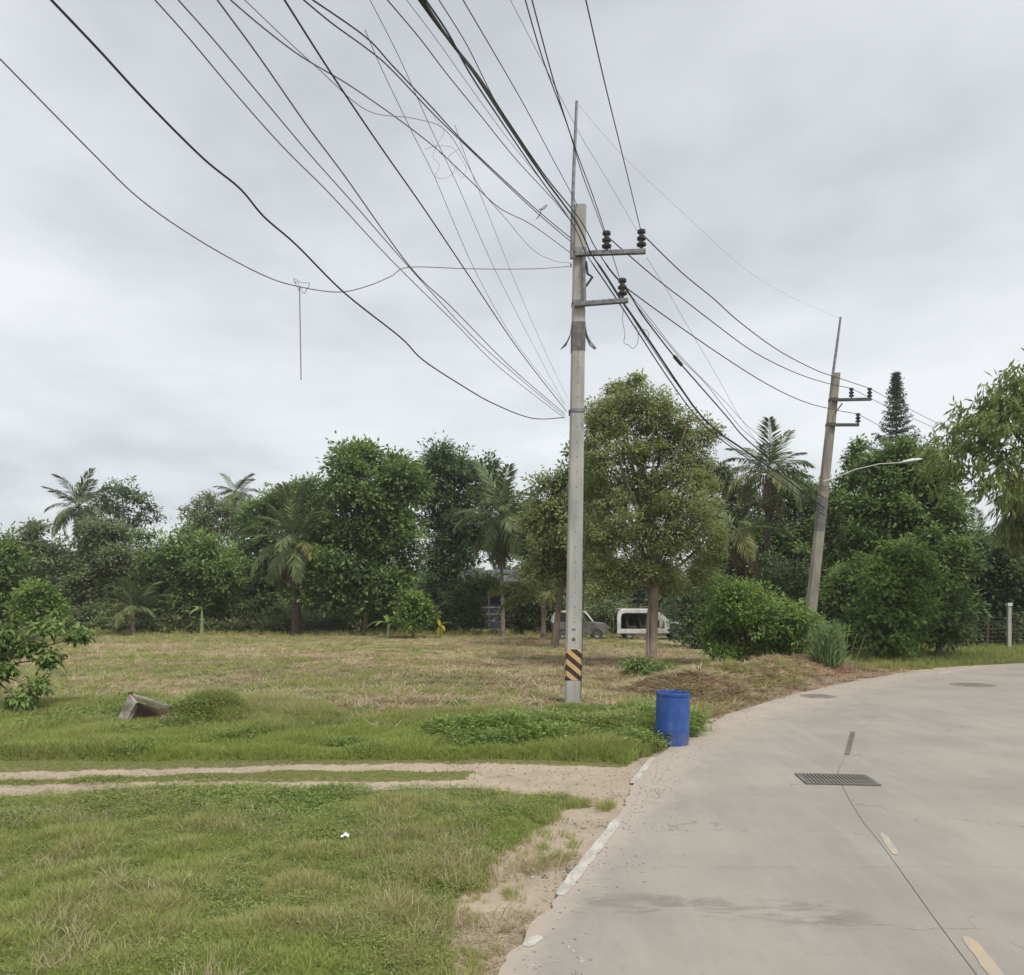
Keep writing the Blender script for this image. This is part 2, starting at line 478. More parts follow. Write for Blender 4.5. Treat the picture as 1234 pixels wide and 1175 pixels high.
def paint_mat(name, c, wear_lo, wear_hi, under=(0.36, 0.335, 0.295)):
    m, t, b = new_mat(name)
    nz = tex_noise(t, 4, 6, 0.75, stretch=(1.6, 0.7, 1)); n2_ = tex_noise(t, 40, 3, 0.6)
    v = math_n(t, 'ADD', nz, math_n(t, 'MULTIPLY', math_n(t, 'SUBTRACT', n2_, 0.5), 0.35))
    t.links.new(mix_rgb(t, ramp(t, v, wear_lo, wear_hi), c, under), b.inputs['Base Color'])
    b.inputs['Roughness'].default_value = 0.85
    return m
M['paint_white'] = paint_mat('paint_white', (0.52, 0.495, 0.445), 0.38, 0.60)
M['paint_yellow'] = paint_mat('paint_yellow', (0.50, 0.35, 0.19), 0.38, 0.60)
M['paint_faint'] = paint_mat('paint_faint', (0.48, 0.39, 0.27), 0.38, 0.58)

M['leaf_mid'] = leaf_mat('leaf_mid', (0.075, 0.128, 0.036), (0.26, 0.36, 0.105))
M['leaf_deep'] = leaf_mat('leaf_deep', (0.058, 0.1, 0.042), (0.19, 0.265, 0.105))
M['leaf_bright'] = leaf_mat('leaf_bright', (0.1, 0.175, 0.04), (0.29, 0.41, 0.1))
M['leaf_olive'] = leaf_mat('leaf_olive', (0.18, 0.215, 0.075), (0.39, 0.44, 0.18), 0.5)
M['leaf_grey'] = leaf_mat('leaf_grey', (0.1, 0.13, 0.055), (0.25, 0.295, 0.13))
M['leaf_bamboo'] = leaf_mat('leaf_bamboo', (0.12, 0.16, 0.045), (0.27, 0.33, 0.1))
M['leaf_reed'] = leaf_mat('leaf_reed', (0.12, 0.20, 0.075), (0.30, 0.42, 0.17))
M['leaf_yellow'] = leaf_mat('leaf_yellow', (0.30, 0.27, 0.03), (0.50, 0.45, 0.06))
M['leaf_pine'] = leaf_mat('leaf_pine', (0.045, 0.07, 0.045), (0.11, 0.15, 0.09), 0.1)
M['frond'] = leaf_mat('frond', (0.08, 0.11, 0.042), (0.22, 0.28, 0.12), 0.2)
M['frond_dry'] = leaf_mat('frond_dry', (0.09, 0.065, 0.04), (0.22, 0.165, 0.09), 0.15)
M['frond_yellow'] = leaf_mat('frond_yellow', (0.12, 0.14, 0.04), (0.25, 0.26, 0.09), 0.2)
M['banana_leaf'] = leaf_mat('banana_leaf', (0.14, 0.24, 0.06), (0.28, 0.40, 0.12), 0.3)
M['banana_stem'] = mat_simple('banana_stem', (0.26, 0.32, 0.14), (0.16, 0.2, 0.1), 4, 0.7)
M['grass'] = leaf_mat('grass_blade', (0.255, 0.305, 0.075), (0.43, 0.50, 0.145), 0.4, inst=True, third=(0.42, 0.40, 0.18))
M['weed'] = leaf_mat('weed_leaf', (0.15, 0.22, 0.055), (0.30, 0.40, 0.11), 0.4, inst=True, third=(0.36, 0.38, 0.14))
M['straw'] = leaf_mat('straw_blade', (0.32, 0.255, 0.155), (0.58, 0.50, 0.32), 0.3, inst=True, third=(0.27, 0.32, 0.11))
M['brown_straw'] = leaf_mat('brown_straw', (0.28, 0.19, 0.125), (0.50, 0.37, 0.25), 0.2, inst=True, third=(0.20, 0.23, 0.08))

# ------------------------------------------------------------------ road geometry
L_PTS = [(-14.5, -30), (-8.5, -14), (-3.4, -4.5), (-1.75, 0.0), (-0.09, 5.28), (0.40, 6.76), (1.19, 9.03), (1.62, 10.6), (2.2, 12.4), (3.08, 14.1), (4.6, 16.9),
         (7.9, 21.1), (13.2, 26.3), (18.9, 29.6), (27, 32.5), (42, 35.5), (70, 39)]
def catmull(P, per=24):
    P = np.array(P, float); Q = []
    for i in range(len(P) - 1):
        p0 = P[max(i - 1, 0)]; p1 = P[i]; p2 = P[i + 1]; p3 = P[min(i + 2, len(P) - 1)]
        for k in range(per):
            t = k / per
            Q.append(0.5 * ((2 * p1) + (-p0 + p2) * t + (2 * p0 - 5 * p1 + 4 * p2 - p3) * t * t + (-p0 + 3 * p1 - 3 * p2 + p3) * t ** 3))
    Q.append(P[-1])
    return np.array(Q)
LE = catmull(L_PTS)
for _ in range(12):
    LE[1:-1] = 0.25 * LE[:-2] + 0.5 * LE[1:-1] + 0.25 * LE[2:]
def resample(P, step):
    d = np.r_[0, np.cumsum(np.linalg.norm(np.diff(P, axis=0), axis=1))]
    s = np.arange(0, d[-1], step)
    return np.c_[np.interp(s, d, P[:, 0]), np.interp(s, d, P[:, 1])]
LE = resample(LE, 0.1)
tan = unit(np.gradient(LE, axis=0))
for _ in range(40):
    tan[1:-1] = unit(tan[:-2] + tan[1:-1] + tan[2:])
nor = np.c_[tan[:, 1], -tan[:, 0]]                    # to the right of travel
LANE = np.interp(LE[:, 1], [5.3, 9.5], [3.10, 2.62])[:, None]      # the near lane tapers into the bend
CE = LE + nor * LANE
RE = LE + nor * (LANE + 3.7)

def dist_poly(X, Y, P):
    """distance from grid points to a polyline (numpy)"""
    shp = X.shape
    q = np.stack([X.ravel(), Y.ravel()], 1)
    best = np.full(len(q), 1e9)
    for i in range(len(P) - 1):
        a_ = np.array(P[i], float); b_ = np.array(P[i + 1], float); ab = b_ - a_
        t = np.clip(((q - a_) @ ab) / max(ab @ ab, 1e-9), 0, 1)
        d = np.linalg.norm(q - (a_ + t[:, None] * ab), axis=1)
        best = np.minimum(best, d)
    return best.reshape(shp)

LEc = LE[::8]
def road_side(X, Y):
    """signed distance: >0 to the right of the left edge (on the road side), <0 on the field side"""
    q = np.stack([np.ravel(X), np.ravel(Y)], 1)
    best = np.full(len(q), 1e9); sg = np.zeros(len(q))
    for i in range(len(LEc) - 1):
        a_ = LEc[i]; ab = LEc[i + 1] - a_
        t = np.clip(((q - a_) @ ab) / (ab @ ab), 0, 1)
        v = q - (a_ + t[:, None] * ab)
        d = np.linalg.norm(v, axis=1)
        s = v[:, 0] * ab[1] - v[:, 1] * ab[0]
        k = d < best
        best[k] = d[k]; sg[k] = s[k]
    return (best * np.where(sg >= 0, 1, -1)).reshape(np.shape(X))

def g(px, py):                                        # photo pixel on the ground -> (X, Y)
    Y = CH * F / (py - HY)
    return ((px - CX) / F * Y, Y)

RUT1 = [g(-500, 940), g(-100, 936), g(0, 935), g(200, 930), g(400, 925), g(560, 924), g(700, 926), g(790, 928)]
RUT2 = [g(-500, 962), g(-100, 956), g(0, 954), g(150, 949), g(260, 947), g(450, 946), g(600, 943), g(690, 945), g(800, 950)]
JUNC = [g(640, 935), g(700, 942), g(760, 952)]
SHOULDER = [(-1.9, 0.3), g(480, 1250), g(545, 1175), g(600, 1110), g(655, 1050), g(690, 1005), g(715, 975)]
SPOIL = [g(850, 835), g(900, 826), g(960, 815), g(1000, 812)]

def zones(X, Y):
    rs = road_side(X, Y)
    n1_ = fbm(X, Y, 0.9, 4, 3); n2_ = fbm(X, Y, 0.25, 3, 9); n3_ = fbm(X, Y, 2.5, 3, 21)
    d1 = dist_poly(X, Y, RUT1); d2 = dist_poly(X, Y, RUT2); dj = dist_poly(X, Y, JUNC); dsn = dist_poly(X, Y, SHOULDER)
    j = (n1_ - 0.5)
    dirt = sstep(0.42, 0.10, d1 + j * 0.25)
    r2w = 0.16 + 0.18 * sstep(-2.5, -6.0, X)
    dirt = np.maximum(dirt, sstep(r2w + 0.22, r2w - 0.08, d2 + j * 0.3))
    dirt = np.maximum(dirt, sstep(1.05, 0.55, dj + j * 0.6))
    dirt = np.maximum(dirt, sstep(0.50, 0.08, dsn + j * 1.2) * 0.85)
    # narrow sandy shoulder along the whole road edge
    shw = 0.35 + 0.9 * sstep(14, 18, Y) * (1 - sstep(24, 30, Y))
    dirt = np.maximum(dirt, sstep(shw, shw * 0.3, -rs + j * 0.5) * (rs < 0.5))
    green = sstep(16.2, 14.3, Y + (n1_ - 0.5) * 3 + (n2_ - .5) * 2)
    # weeds round the pole and drum reach further back
    dp = np.hypot((X - 1.9) / 1.5, (Y - 15.3) / 2.2)
    green = np.maximum(green, sstep(1.2, 0.7, dp + j * 0.5))
    dt = np.hypot((X - 4.0) / 0.9, (Y - 23.5) / 2.0)
    green = np.maximum(green, sstep(1.3, 0.7, dt))
    dl = np.hypot((X + 7.7) / 3.2, (Y - 16.5) / 2.8)
    green = np.maximum(green, sstep(1.2, 0.6, dl + j * 0.8))
    green = np.maximum(green, sstep(0.56, 0.68, n2_ * 0.6 + n1_ * 0.4) * 0.75 * (Y < 50))
    green = np.maximum(green, sstep(54, 60, Y))
    green = np.maximum(green, sstep(26, 28, Y) * sstep(9, 11.5, X) * 0.9)
    # worn, browner patch in the lawn
    wr = np.hypot((X + 1.3) / 1.0, (Y - 6.9) / 0.8)
    green = green * (1 - 0.55 * sstep(1.2, 0.4, wr + j * 1.2))
    db = dist_poly(X, Y, SPOIL)
    brown = sstep(3.4, 1.8, db + j * 2.0) * (X > 3.2) * sstep(18, 20, Y)
    drf = np.hypot((X - 3.8) / 0.9, (Y - 14.8) / 1.3)
    brown = np.maximum(brown, sstep(1.2, 0.75, drf + j * 0.4))
    # reddish mown bands in the field
    brown = np.maximum(brown, sstep(0.46, 0.60, fbm(X * 0.35, Y, 0.45, 4, 55)) * sstep(15.5, 17.5, Y) * (Y < 52) * (1 - green * .6) * 1.0)
    brown = brown * (1 - sstep(30, 32, Y) * sstep(6, 8, X))
    fy = sstep(16, 17.5, Y)
    brown = np.maximum(brown, sstep(1.5, 0.8, np.hypot((X - 0.3) / 2.0, (Y - 19) / 2.2) + j) * 0.8 * fy)
    return dict(rs=rs, dirt=dirt, green=green, brown=brown, n1=n1_, n3=n3_, db=db, d1=d1, d2=d2, dj=dj)

def height(X, Y, z=None):
    z = z or zones(X, Y)
    rs = z['rs']
    h = -0.035 + 0.04 * (z['n3'] - 0.5) + 0.05 * (z['n1'] - 0.5) * sstep(0, 1.5, -rs)
    h = h + z['green'] * 0.06 * sstep(0.2, 1.5, -rs) * (1 - z['dirt'])
    h = h - 0.012 * z['dirt'] * sstep(0.2, 1.5, -rs)
    # spoil heap beside the road
    h = h + sstep(2.6, 0.5, z['db']) * sstep(0.3, 2.0, -rs) * (0.20 + 0.55 * fbm(X, Y, 1.3, 4, 77))
    # earth bank under the weeds by the drum
    dp = np.hypot((X - 1.9) / 1.6, (Y - 15.2) / 2.0)
    h = h + 0.05 * sstep(1.2, 0.3, dp) * sstep(0.2, 1.2, -rs)
    drf = np.hypot((X - 4.0) / 0.8, (Y - 15.4) / 1.2)
    h = h + 0.16 * sstep(1.2, 0.3, drf + (z['n1'] - .5) * .4) * sstep(0.05, 0.6, -rs)
    # mound beside the broken box
    dm = np.hypot((X + 5.65) / 0.75, (Y - 15.2) / 0.9)
    h = h + 0.42 * sstep(1.1, 0.2, dm + (z['n1'] - .5) * .3)
    # slight bank where the field meets the verge
    h = h + 0.10 * sstep(14.2, 16.5, Y) * sstep(0.5, 3, -rs) * sstep(22, 17, Y)
    on = sstep(0.02, 0.18, rs)
    return h * (1 - on) + on * -0.12

def axis(segs):
    v = []
    for a_, b_, st in segs:
        v += list(np.arange(a_, b_, st))
    v.append(segs[-1][1])
    return np.array(v)
gx = axis([(-3000, -300, 300), (-300, -60, 24), (-60, -24, 2.0), (-24, -10, 0.4), (-10, 10, 0.10), (10, 24, 0.4), (24, 60, 2.0), (60, 300, 24), (300, 3000, 300)])
gy = axis([(-300, -20, 28), (-20, 0, 1.0), (0, 4.5, 0.25), (4.5, 18, 0.09), (18, 32, 0.2), (32, 70, 0.7), (70, 160, 6), (160, 4000, 240)])
GX, GY = np.meshgrid(gx, gy)
Z = zones(GX, GY)
H = height(GX, GY, Z)
nx, ny = len(gx), len(gy)
idx = np.arange(nx * ny).reshape(ny, nx)
quads = np.stack([idx[:-1, :-1], idx[:-1, 1:], idx[1:, 1:], idx[1:, :-1]], -1).reshape(-1, 4)
gm = mesh_np('field', np.stack([GX.ravel(), GY.ravel(), H.ravel()], 1), quads, smooth=True,
             attrs={'dirt': Z['dirt'].ravel(), 'green': Z['green'].ravel(), 'brown': Z['brown'].ravel()})
tag(link('field', gm, M['ground']), label='mown field and rough grass verge with two sandy wheel ruts', kind='structure')
def gz(x, y):
    return float(height(np.array([x], float), np.array([y], float))[0])

# road: filler bed and cast slabs
road = empty('road', (0, 0, 0), label='pale concrete road bending to the right', kind='structure')
def strip(P, Q, z, sub=1):
    n = len(P)
    V = []
    for i in range(n):
        for k in range(sub + 1):
            p = P[i] * (1 - k / sub) + Q[i] * (k / sub)
            V.append((p[0], p[1], z))
    Fc = [(i * (sub + 1) + k, i * (sub + 1) + k + 1, (i + 1) * (sub + 1) + k + 1, (i + 1) * (sub + 1) + k) for i in range(n - 1) for k in range(sub)]
    return np.array(V), np.array(Fc)
V, Fc = strip(LE[::6] + nor[::6] * 0.03, RE[::6] - nor[::6] * 0.03, -0.010, 1)
link('joint_bed', mesh_np('joint_bed', V, Fc), M['joint'], road)

def s_of_Y(P, Yv):
    return float(np.interp(Yv, P[:, 1], np.arange(len(P))))
joints = []                                            # (index on left edge, centre, right edge)
for Yv in (-26, -22, -18, -14, -10.6, -7.2, -4.0, -0.8, 2.4, 5.0, 7.38, 10.42):
    k = [min(max(s_of_Y(P, Yv), 0), len(LE) - 1) for P in (LE, CE, RE)]
    joints.append(k)
k0 = joints[-1][:]
kk = max(k0) + 55
while kk < len(LE) - 5:
    joints.append([kk, kk, kk]); kk += 62
def samp(P, k):
    i = np.clip(k, 0, len(P) - 1.001); a_ = np.floor(i).astype(int); f_ = (i - a_)[:, None]
    return P[a_] * (1 - f_) + P[a_ + 1] * f_
GAP = 0.004
for ja, jb in zip(joints[:-1], joints[1:]):
    for side in (0, 1):
        nv = (44 if side == 0 and jb[1] > s_of_Y(CE, 3) else 14) if jb[0] < 480 else 6
        nu = 14 if jb[0] < 480 else 6
        tt = np.linspace(0, 1, nv + 1)
        A = samp((LE, CE)[side], ja[side] + (jb[side] - ja[side]) * tt)
        B = samp((CE, RE)[side], ja[side + 1] + (jb[side + 1] - ja[side + 1]) * tt)
        V = []; ed = []
        for i in range(nv + 1):
            ac = unit(B[i] - A[i]); 
            for j in range(nu + 1):
                u = j / nu
                gp = GAP * (1.0 if A[i][1] < 12 else 0.35)
                p = (A[i] + ac * (gp if side else 0)) * (1 - u) + (B[i] - ac * (0.0 if side else gp)) * u
                lng = unit(A[min(i + 1, nv)] - A[max(i - 1, 0)])
                if i == 0: p = p + lng * GAP * 0.6
                if i == nv: p = p - lng * GAP * 0.6
                if side == 0 and j == 0:
                    p = p - ac * (0.09 * (vnoise(np.array([p[1] * 5.0]), np.array([3.3]), 5)[0] - 0.45) + 0.05 * (vnoise(np.array([p[1] * 17.0]), np.array([7.3]), 6)[0] - 0.5))
                V.append((p[0], p[1], 0.0))
                dd = np.linalg.norm(p - (A[i] if side == 0 else B[i]))
                ed.append(max(0.0, 1 - dd / float(np.interp(V[-1][1], [7, 9, 10.5, 13, 15], [0.45, 0.6, 1.5, 1.6, 2.4]))) if side == 0 else 0.0)
        n_top = len(V)
        Fc = [(i * (nu + 1) + j, i * (nu + 1) + j + 1, (i + 1) * (nu + 1) + j + 1, (i + 1) * (nu + 1) + j) for i in range(nv) for j in range(nu)]
        loop = [j for j in range(nu + 1)] + [i * (nu + 1) + nu for i in range(1, nv + 1)] + [nv * (nu + 1) + j for j in range(nu - 1, -1, -1)] + [i * (nu + 1) for i in range(nv - 1, 0, -1)]
        for l in loop:
            V.append((V[l][0], V[l][1], -0.009 if side else -0.05)); ed.append(ed[l])
        m_ = len(loop)
        Fc += [(loop[(q + 1) % m_], loop[q], n_top + q, n_top + (q + 1) % m_) for q in range(m_)]
        me = mesh_np('slab', V, Fc, attrs={'edge': ed})
        link('slab', me, M['road'], road)

def paint_strip(name, mat, pts, wd, z=0.004, rag=0.012, **kw):
    P = resample(catmull(pts, 10), 0.12)
    if len(P) < 3: P = catmull(pts, 4)
    T = unit(np.gradient(P, axis=0)); Nn = np.c_[T[:, 1], -T[:, 0]]
    jit = (np.random.default_rng(int(abs(P[0, 0]) * 100)).random((len(P), 2)) - .5) * rag
    wv = np.full(len(P), wd / 2); wv[0] *= 0.5; wv[-1] *= 0.5
    A = P - Nn * (wv + jit[:, 0])[:, None]; B = P + Nn * (wv + jit[:, 1])[:, None]
    V, Fc = strip(A, B, z, 1)
    o = link(name, mesh_np(name, V, Fc), mat, road)
    return o
def edge_line(Y0, Y1, off=0.09):
    i0, i1 = int(s_of_Y(LE, Y0)), int(s_of_Y(LE, Y1))
    return [tuple(LE[i] + nor[i] * off) for i in range(i0, i1 + 1, 3)]
paint_strip('edge_line', M['paint_white'], edge_line(6.75, 9.05, 0.02), 0.11)
paint_strip('edge_line', M['paint_white'], [g(762, 944), g(788, 912)], 0.09)
paint_strip('edge_line', M['paint_white'], [g(634, 1141), g(650, 1128)], 0.09)
paint_strip('centre_line', M['paint_yellow'], [g(1208, 1185), g(1183, 1152), g(1160, 1124)], 0.10)
paint_strip('centre_line', M['paint_faint'], [g(1080, 1030), g(1062, 1003)], 0.08)
paint_strip('edge_line', M['paint_white'], [g(1130, 812), g(1180, 804), g(1234, 800.5)], 0.10)

# ------------------------------------------------------------------ drain grate and covers
M['grate'] = mat_simple('grate', (0.15, 0.145, 0.135), (0.22, 0.20, 0.17), 5, 0.8, metal=0.3)
M['hole_shade'] = mat_simple('hole_shade', (0.03, 0.03, 0.028), (0.045, 0.04, 0.035), 5, 0.95)  # near-black that paints the shade of the drain and the bolt holes
g0 = g(975, 946); g1 = g(1062, 946); gw = g1[0] - g0[0]; gd = 0.60
gr = empty('drain_grate', ((g0[0] + g1[0]) / 2, g0[1] + gd / 2 - 0.02, 0.0), label='long dark iron drain grate set across the road slabs', cat='drain grate')
gr.rotation_euler = (0, 0, -0.10)
MB().box((0, 0, 0.003), (gw, gd, 0.004)).build('hole_shade', M['hole_shade'], gr)  # flat black plate standing for the shade below the bars
fb = MB()
for sy in (-1, 1): fb.box((0, sy * (gd / 2 - 0.02), 0.012), (gw, 0.04, 0.02))
for sx in (-1, 1): fb.box((sx * (gw / 2 - 0.02), 0, 0.0115), (0.04, gd - 0.08, 0.019))
fb.build('frame', M['grate'], gr)
nb = 17
bar_me = None
for i in range(nb):
    x = -gw / 2 + 0.04 + (gw - 0.08) * (i + 0.5) / nb
    if bar_me is None:
        o = MB().box((0, 0, 0), (0.030, gd - 0.08, 0.016)).build('bar', M['grate'], gr); bar_me = o.data
    else:
        o = link('bar', bar_me, None, gr)
    o.location = (x, 0, 0.012)
for (px, py, wpx, lb) in ((986, 839, 42, 'oval iron cover at the road edge before the reeds'), (1172, 825.5, 50, 'dark iron cover further along the road bend')):
    gx0, gy0 = g(px, py)
    r = wpx / F * gy0 / 2
    t = empty('manhole_cover', (gx0, gy0, 0.0), label=lb, cat='manhole cover', group='iron covers in the road')
    MB().lathe([(r, -0.001), (r, 0.012), (r - 0.06, 0.012), (r - 0.07, 0.006)], 28).build('rim', M['concrete_old'], t)
    MB().lathe([(r - 0.075, 0.002), (r - 0.08, 0.010), (0.02, 0.010)], 28).build('lid', M['grate'], t)
crk = [g(1028, 882), g(1024, 898), g(1021, 910)]
cv, cf = strip(np.array(crk) - [[0.05, 0]], np.array(crk) + [[0.04, 0]], 0.004)
link('tar_patch', mesh_np('tar_patch', cv, cf), M['joint'], road)
cc = [(CE[int(s_of_Y(CE, 10.45))] + nor[0] * 0.0), ]

# ------------------------------------------------------------------ foliage builders
def leaf_arrays(P, D, Nn, L, W, curl=0.12):
    """each leaf is a pointed four-corner blade: base, side, tip, side"""
    n = len(P)
    D = unit(D); S = unit(np.cross(D, Nn)); Nn = np.cross(S, D)
    L = np.broadcast_to(L, (n,))[:, None]; W = np.broadcast_to(W, (n,))[:, None]
    mid = P + D * L * 0.45
    V = np.empty((n, 4, 3), np.float32)
    V[:, 0] = P
    V[:, 1] = mid + S * W * 0.5 - Nn * W * curl
    V[:, 2] = P + D * L - Nn * L * curl
    V[:, 3] = mid - S * W * 0.5 - Nn * W * curl
    Fc = np.arange(n * 4, dtype=np.int32).reshape(n, 4)
    return V.reshape(-1, 3), Fc

def rand_dirs(n, rng):
    v = rng.normal(size=(n, 3)); return unit(v)

def crown_mesh(lobes, rng, leaf=0.25, dens=1.1, clump=0.6, droop=0.35, aspect=0.5, flat=0.85, fill=0.55, up=0.4, lo_tint=0.0, tint_var=0.42, sprout=True):
    """lobes: list of (centre, (rx, ry, rz)). Returns a crown made of clumps of leaves"""
    Ps, Ds, Ns, Ts = [], [], [], []
    ext = []
    for c, r in lobes:
        c = np.array(c); r = np.array(r)
        ext.append((c, r * 0.93))
        for _ in range(rng.integers(3, 6) if sprout else 0):
            u = rand_dirs(1, rng)[0]; u[2] = abs(u[2]) * 1.0 - 0.25
            ext.append((c + unit(u) * r * rng.uniform(0.8, 1.05), np.clip(r * rng.uniform(0.2, 0.42), clump * 0.6, None)))
    for c, r in ext:
        r = np.array(r); c = np.array(c)
        area = 4 * PI * ((r[0] * r[1]) ** 1.6 / 3 + (r[0] * r[2]) ** 1.6 / 3 + (r[1] * r[2]) ** 1.6 / 3) ** (1 / 1.6)
        nc = max(4, int(area / (clump * clump * 1.7)))
        per = int(dens * 8.2 * (clump / leaf) ** 2)
        u = rand_dirs(nc, rng)
        u[:, 2] = np.where(u[:, 2] < -0.85, -u[:, 2] * rng.random(nc), u[:, 2])
        k = np.clip(rng.normal(0.86, 0.16, nc), 0.35, 1.22)
        cc_ = c + u * r * k[:, None]
        cr_ = clump * rng.uniform(0.6, 1.3, nc)
        ct = np.clip(0.45 + 0.28 * u[:, 2] + rng.normal(0, tint_var * 0.6, nc), 0, 1)  # clumps tinted lighter towards the top: light from above painted in
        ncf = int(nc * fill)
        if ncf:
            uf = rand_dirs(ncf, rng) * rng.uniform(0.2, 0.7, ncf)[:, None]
            cc_ = np.r_[cc_, c + uf * r]; cr_ = np.r_[cr_, np.full(ncf, clump * 1.2)]; ct = np.r_[ct, np.full(ncf, 0.25)]  # inner clumps tinted darker, painting the shade inside the crown
            u = np.r_[u, unit(uf)]
        n = len(cc_) * per
        d = rand_dirs(n, rng)
        d[:, 2] = np.where(d[:, 2] < -0.6, -d[:, 2] * 0.6, d[:, 2])
        ci = np.repeat(np.arange(len(cc_)), per)
        rad = cr_[ci] * np.clip(np.abs(rng.normal(0.62, 0.34, n)), 0.1, 1.6)
        P = cc_[ci] + d * rad[:, None] * np.array([1, 1, flat])
        D = unit(d + u[ci] * 0.5 + rng.normal(0, 0.45, (n, 3))); D[:, 2] -= droop * rng.uniform(0.4, 1.6, n)
        Nn = unit(d * 0.6 + u[ci] * 0.5 + rng.normal(0, 0.35, (n, 3)) + np.array([0, 0, up + 0.25]))
        Ps.append(P); Ds.append(D); Ns.append(Nn)
        Ts.append(np.clip(ct[ci] + rng.normal(0, 0.14, n) + 0.15 * d[:, 2], 0, 1))  # upper leaves of each clump also painted lighter, as if lit from above
    P = np.concatenate(Ps); D = np.concatenate(Ds); Nn = np.concatenate(Ns); T = np.concatenate(Ts)
    keep = P[:, 2] > 0.02
    P, D, Nn, T = P[keep], D[keep], Nn[keep], T[keep]
    L = leaf * rng.uniform(0.5, 1.2, len(P))
    V, Fc = leaf_arrays(P, D, Nn, L, L * aspect)
    return V, Fc, T

def px_lobes(lobes, Y, rng, depth=1.0):
    r_ = []
    for l in lobes:
        px, py, rx, ry = l[:4]
        dy = l[4] if len(l) > 4 else rng.uniform(-0.5, 0.5)
        c = at(px, py, Y)
        rxm, rzm = rx / F * Y, ry / F * Y
        c[1] += dy
        r_.append((c, (rxm, min(rxm, rzm * 1.3) * depth, rzm)))
    return r_

N_TRI = [0]
def branchy(base, tops, r0, rng, mat, parent, fork=0.45, name='trunk', bend=0.3, stems=1):
    mb = MB()
    base = np.array(base, float)
    cen = np.mean(tops, axis=0)
    for st in range(stems):
        b0 = base + (rng.normal(0, 0.25, 3) * [1, 1, 0] if st else 0)
        hi = cen[2] * 0.9 + base[2] * 0.1
        main = [b0]
        for k in range(1, 7):
            t = k / 6
            p = b0 * (1 - t) + np.array([cen[0], cen[1], hi]) * t
            p = p + np.r_[rng.normal(0, bend * 0.3, 2), 0] * t
            main.append(p)
        rr = [r0 * 1.25] + [r0 * (1 - 0.12 * k) for k in range(1, 7)]
        mb.tube(main, rr, 8)
        for tp in tops:
            s = rng.uniform(fork, 0.9)
            i = min(int(s * 6), 5)
            p0 = main[i] * (1 - (s * 6 - i)) + main[i + 1] * (s * 6 - i)
            tp = np.array(tp)
            m1_ = p0 * 0.6 + tp * 0.4 + np.r_[rng.normal(0, 0.15, 2), 0.25]
            m2_ = p0 * 0.25 + tp * 0.75 + np.r_[rng.normal(0, 0.15, 2), 0.15]
            rb = rr[i + 1] * 0.5
            mb.tube([p0, m1_, m2_, tp], [rb, rb * 0.75, rb * 0.5, rb * 0.2], 5, cap=False)
    return mb.build(name, mat, parent, smooth=True)

def tree(name, label, cat, px_base, Y, lobes, mat, seed, leaf=0.28, dens=1.1, clump=0.6, r0=0.18, bark='bark', group=None, base_xy=None, **kw):
    rng = np.random.default_rng(seed)
    bx = at(px_base, HY, Y)[0]
    bz = gz(bx, Y) - 0.03
    t = empty(name, (bx, Y, bz), label=label, cat=cat, group=group)
    L = px_lobes(lobes, Y, rng, kw.pop('depth', 1.0))
    stems = kw.pop('stems', 1); fork = kw.pop('fork', 0.45); trunk_path = kw.pop('trunk_path', None)
    V, Fc, T = crown_mesh(L, rng, leaf=leaf, dens=dens, clump=clump, **kw)
    off = np.array([bx, Y, bz], np.float32)
    me = mesh_np('crown', V - off, Fc, tint=T)
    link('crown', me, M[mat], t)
    N_TRI[0] += len(Fc) * 2
    tops = [l[0] - off for l in L] + [l[0] - off + np.array([rng.normal(0, .5) * l[1][0], rng.normal(0, .3) * l[1][1], l[1][2] * 0.4]) for l in L]
    if trunk_path is None:
        branchy((0, 0, 0), tops, r0, rng, M[bark], t, fork=fork, stems=stems)
    else:
        trunk_path(t, off, tops, rng)
    return t

# palm fronds: a few shared meshes of different droop
def frond_mesh(L, droop, rng, nl=34, ll=0.55, hang=0.6, wdt=0.05, start=0.16):
    n = 14
    pts = []; ang = 0.0; p = np.array([0., 0., 0.])
    for i in range(n + 1):
        pts.append(p.copy())
        p = p + np.array([math.cos(ang), 0, math.sin(ang)]) * L / n
        ang -= droop / n * (0.5 + 1.2 * i / n)
    pts = np.array(pts)
    mb = MB(); mb.tube(pts[::2], list(np.linspace(0.035, 0.008, len(pts[::2]))), 4)
    Pl, Dl, Nl, Ll = [], [], [], []
    for s in (-1, 1):
        for k in range(nl):
            t = start + (1 - start) * (k + rng.uniform(-.3, .3)) / nl
            t = min(max(t, start), 0.995)
            i = min(int(t * n), n - 1); f_ = t * n - i
            q = pts[i] * (1 - f_) + pts[i + 1] * f_
            tg = unit(pts[i + 1] - pts[i])
            d = tg * (0.55 + 0.9 * t) + np.array([0, s * 1.0, 0]) + np.array([0, 0, 0.30 - hang * rng.uniform(0.5, 2.4)]) + rng.normal(0, 0.14, 3)
            Pl.append(q); Dl.append(d); Nl.append([0, s * -0.35, 1.0])
            Ll.append(ll * (math.sin(PI * min(0.12 + t * 0.85, 1)) ** 0.6) * rng.uniform(0.8, 1.1) + 0.08)
    V, Fc = leaf_arrays(np.array(Pl), np.array(Dl), np.array(Nl), np.array(Ll), wdt, 0.15)
    k0_ = len(mb.V)
    Va = np.r_[np.array(mb.V), V]
    Fa = [f for f in mb.F] + [tuple(int(i) + k0_ for i in f) for f in Fc]
    me = mesh_np('frond', Va, Fa)
    tt = np.r_[np.full(len(mb.F), 0.8), np.clip(rng.normal(0.5, 0.2, len(Fc)), 0, 1)]
    a_ = me.attributes.new('tint', 'FLOAT', 'FACE'); a_.data.foreach_set('value', tt.astype(np.float32))
    return me

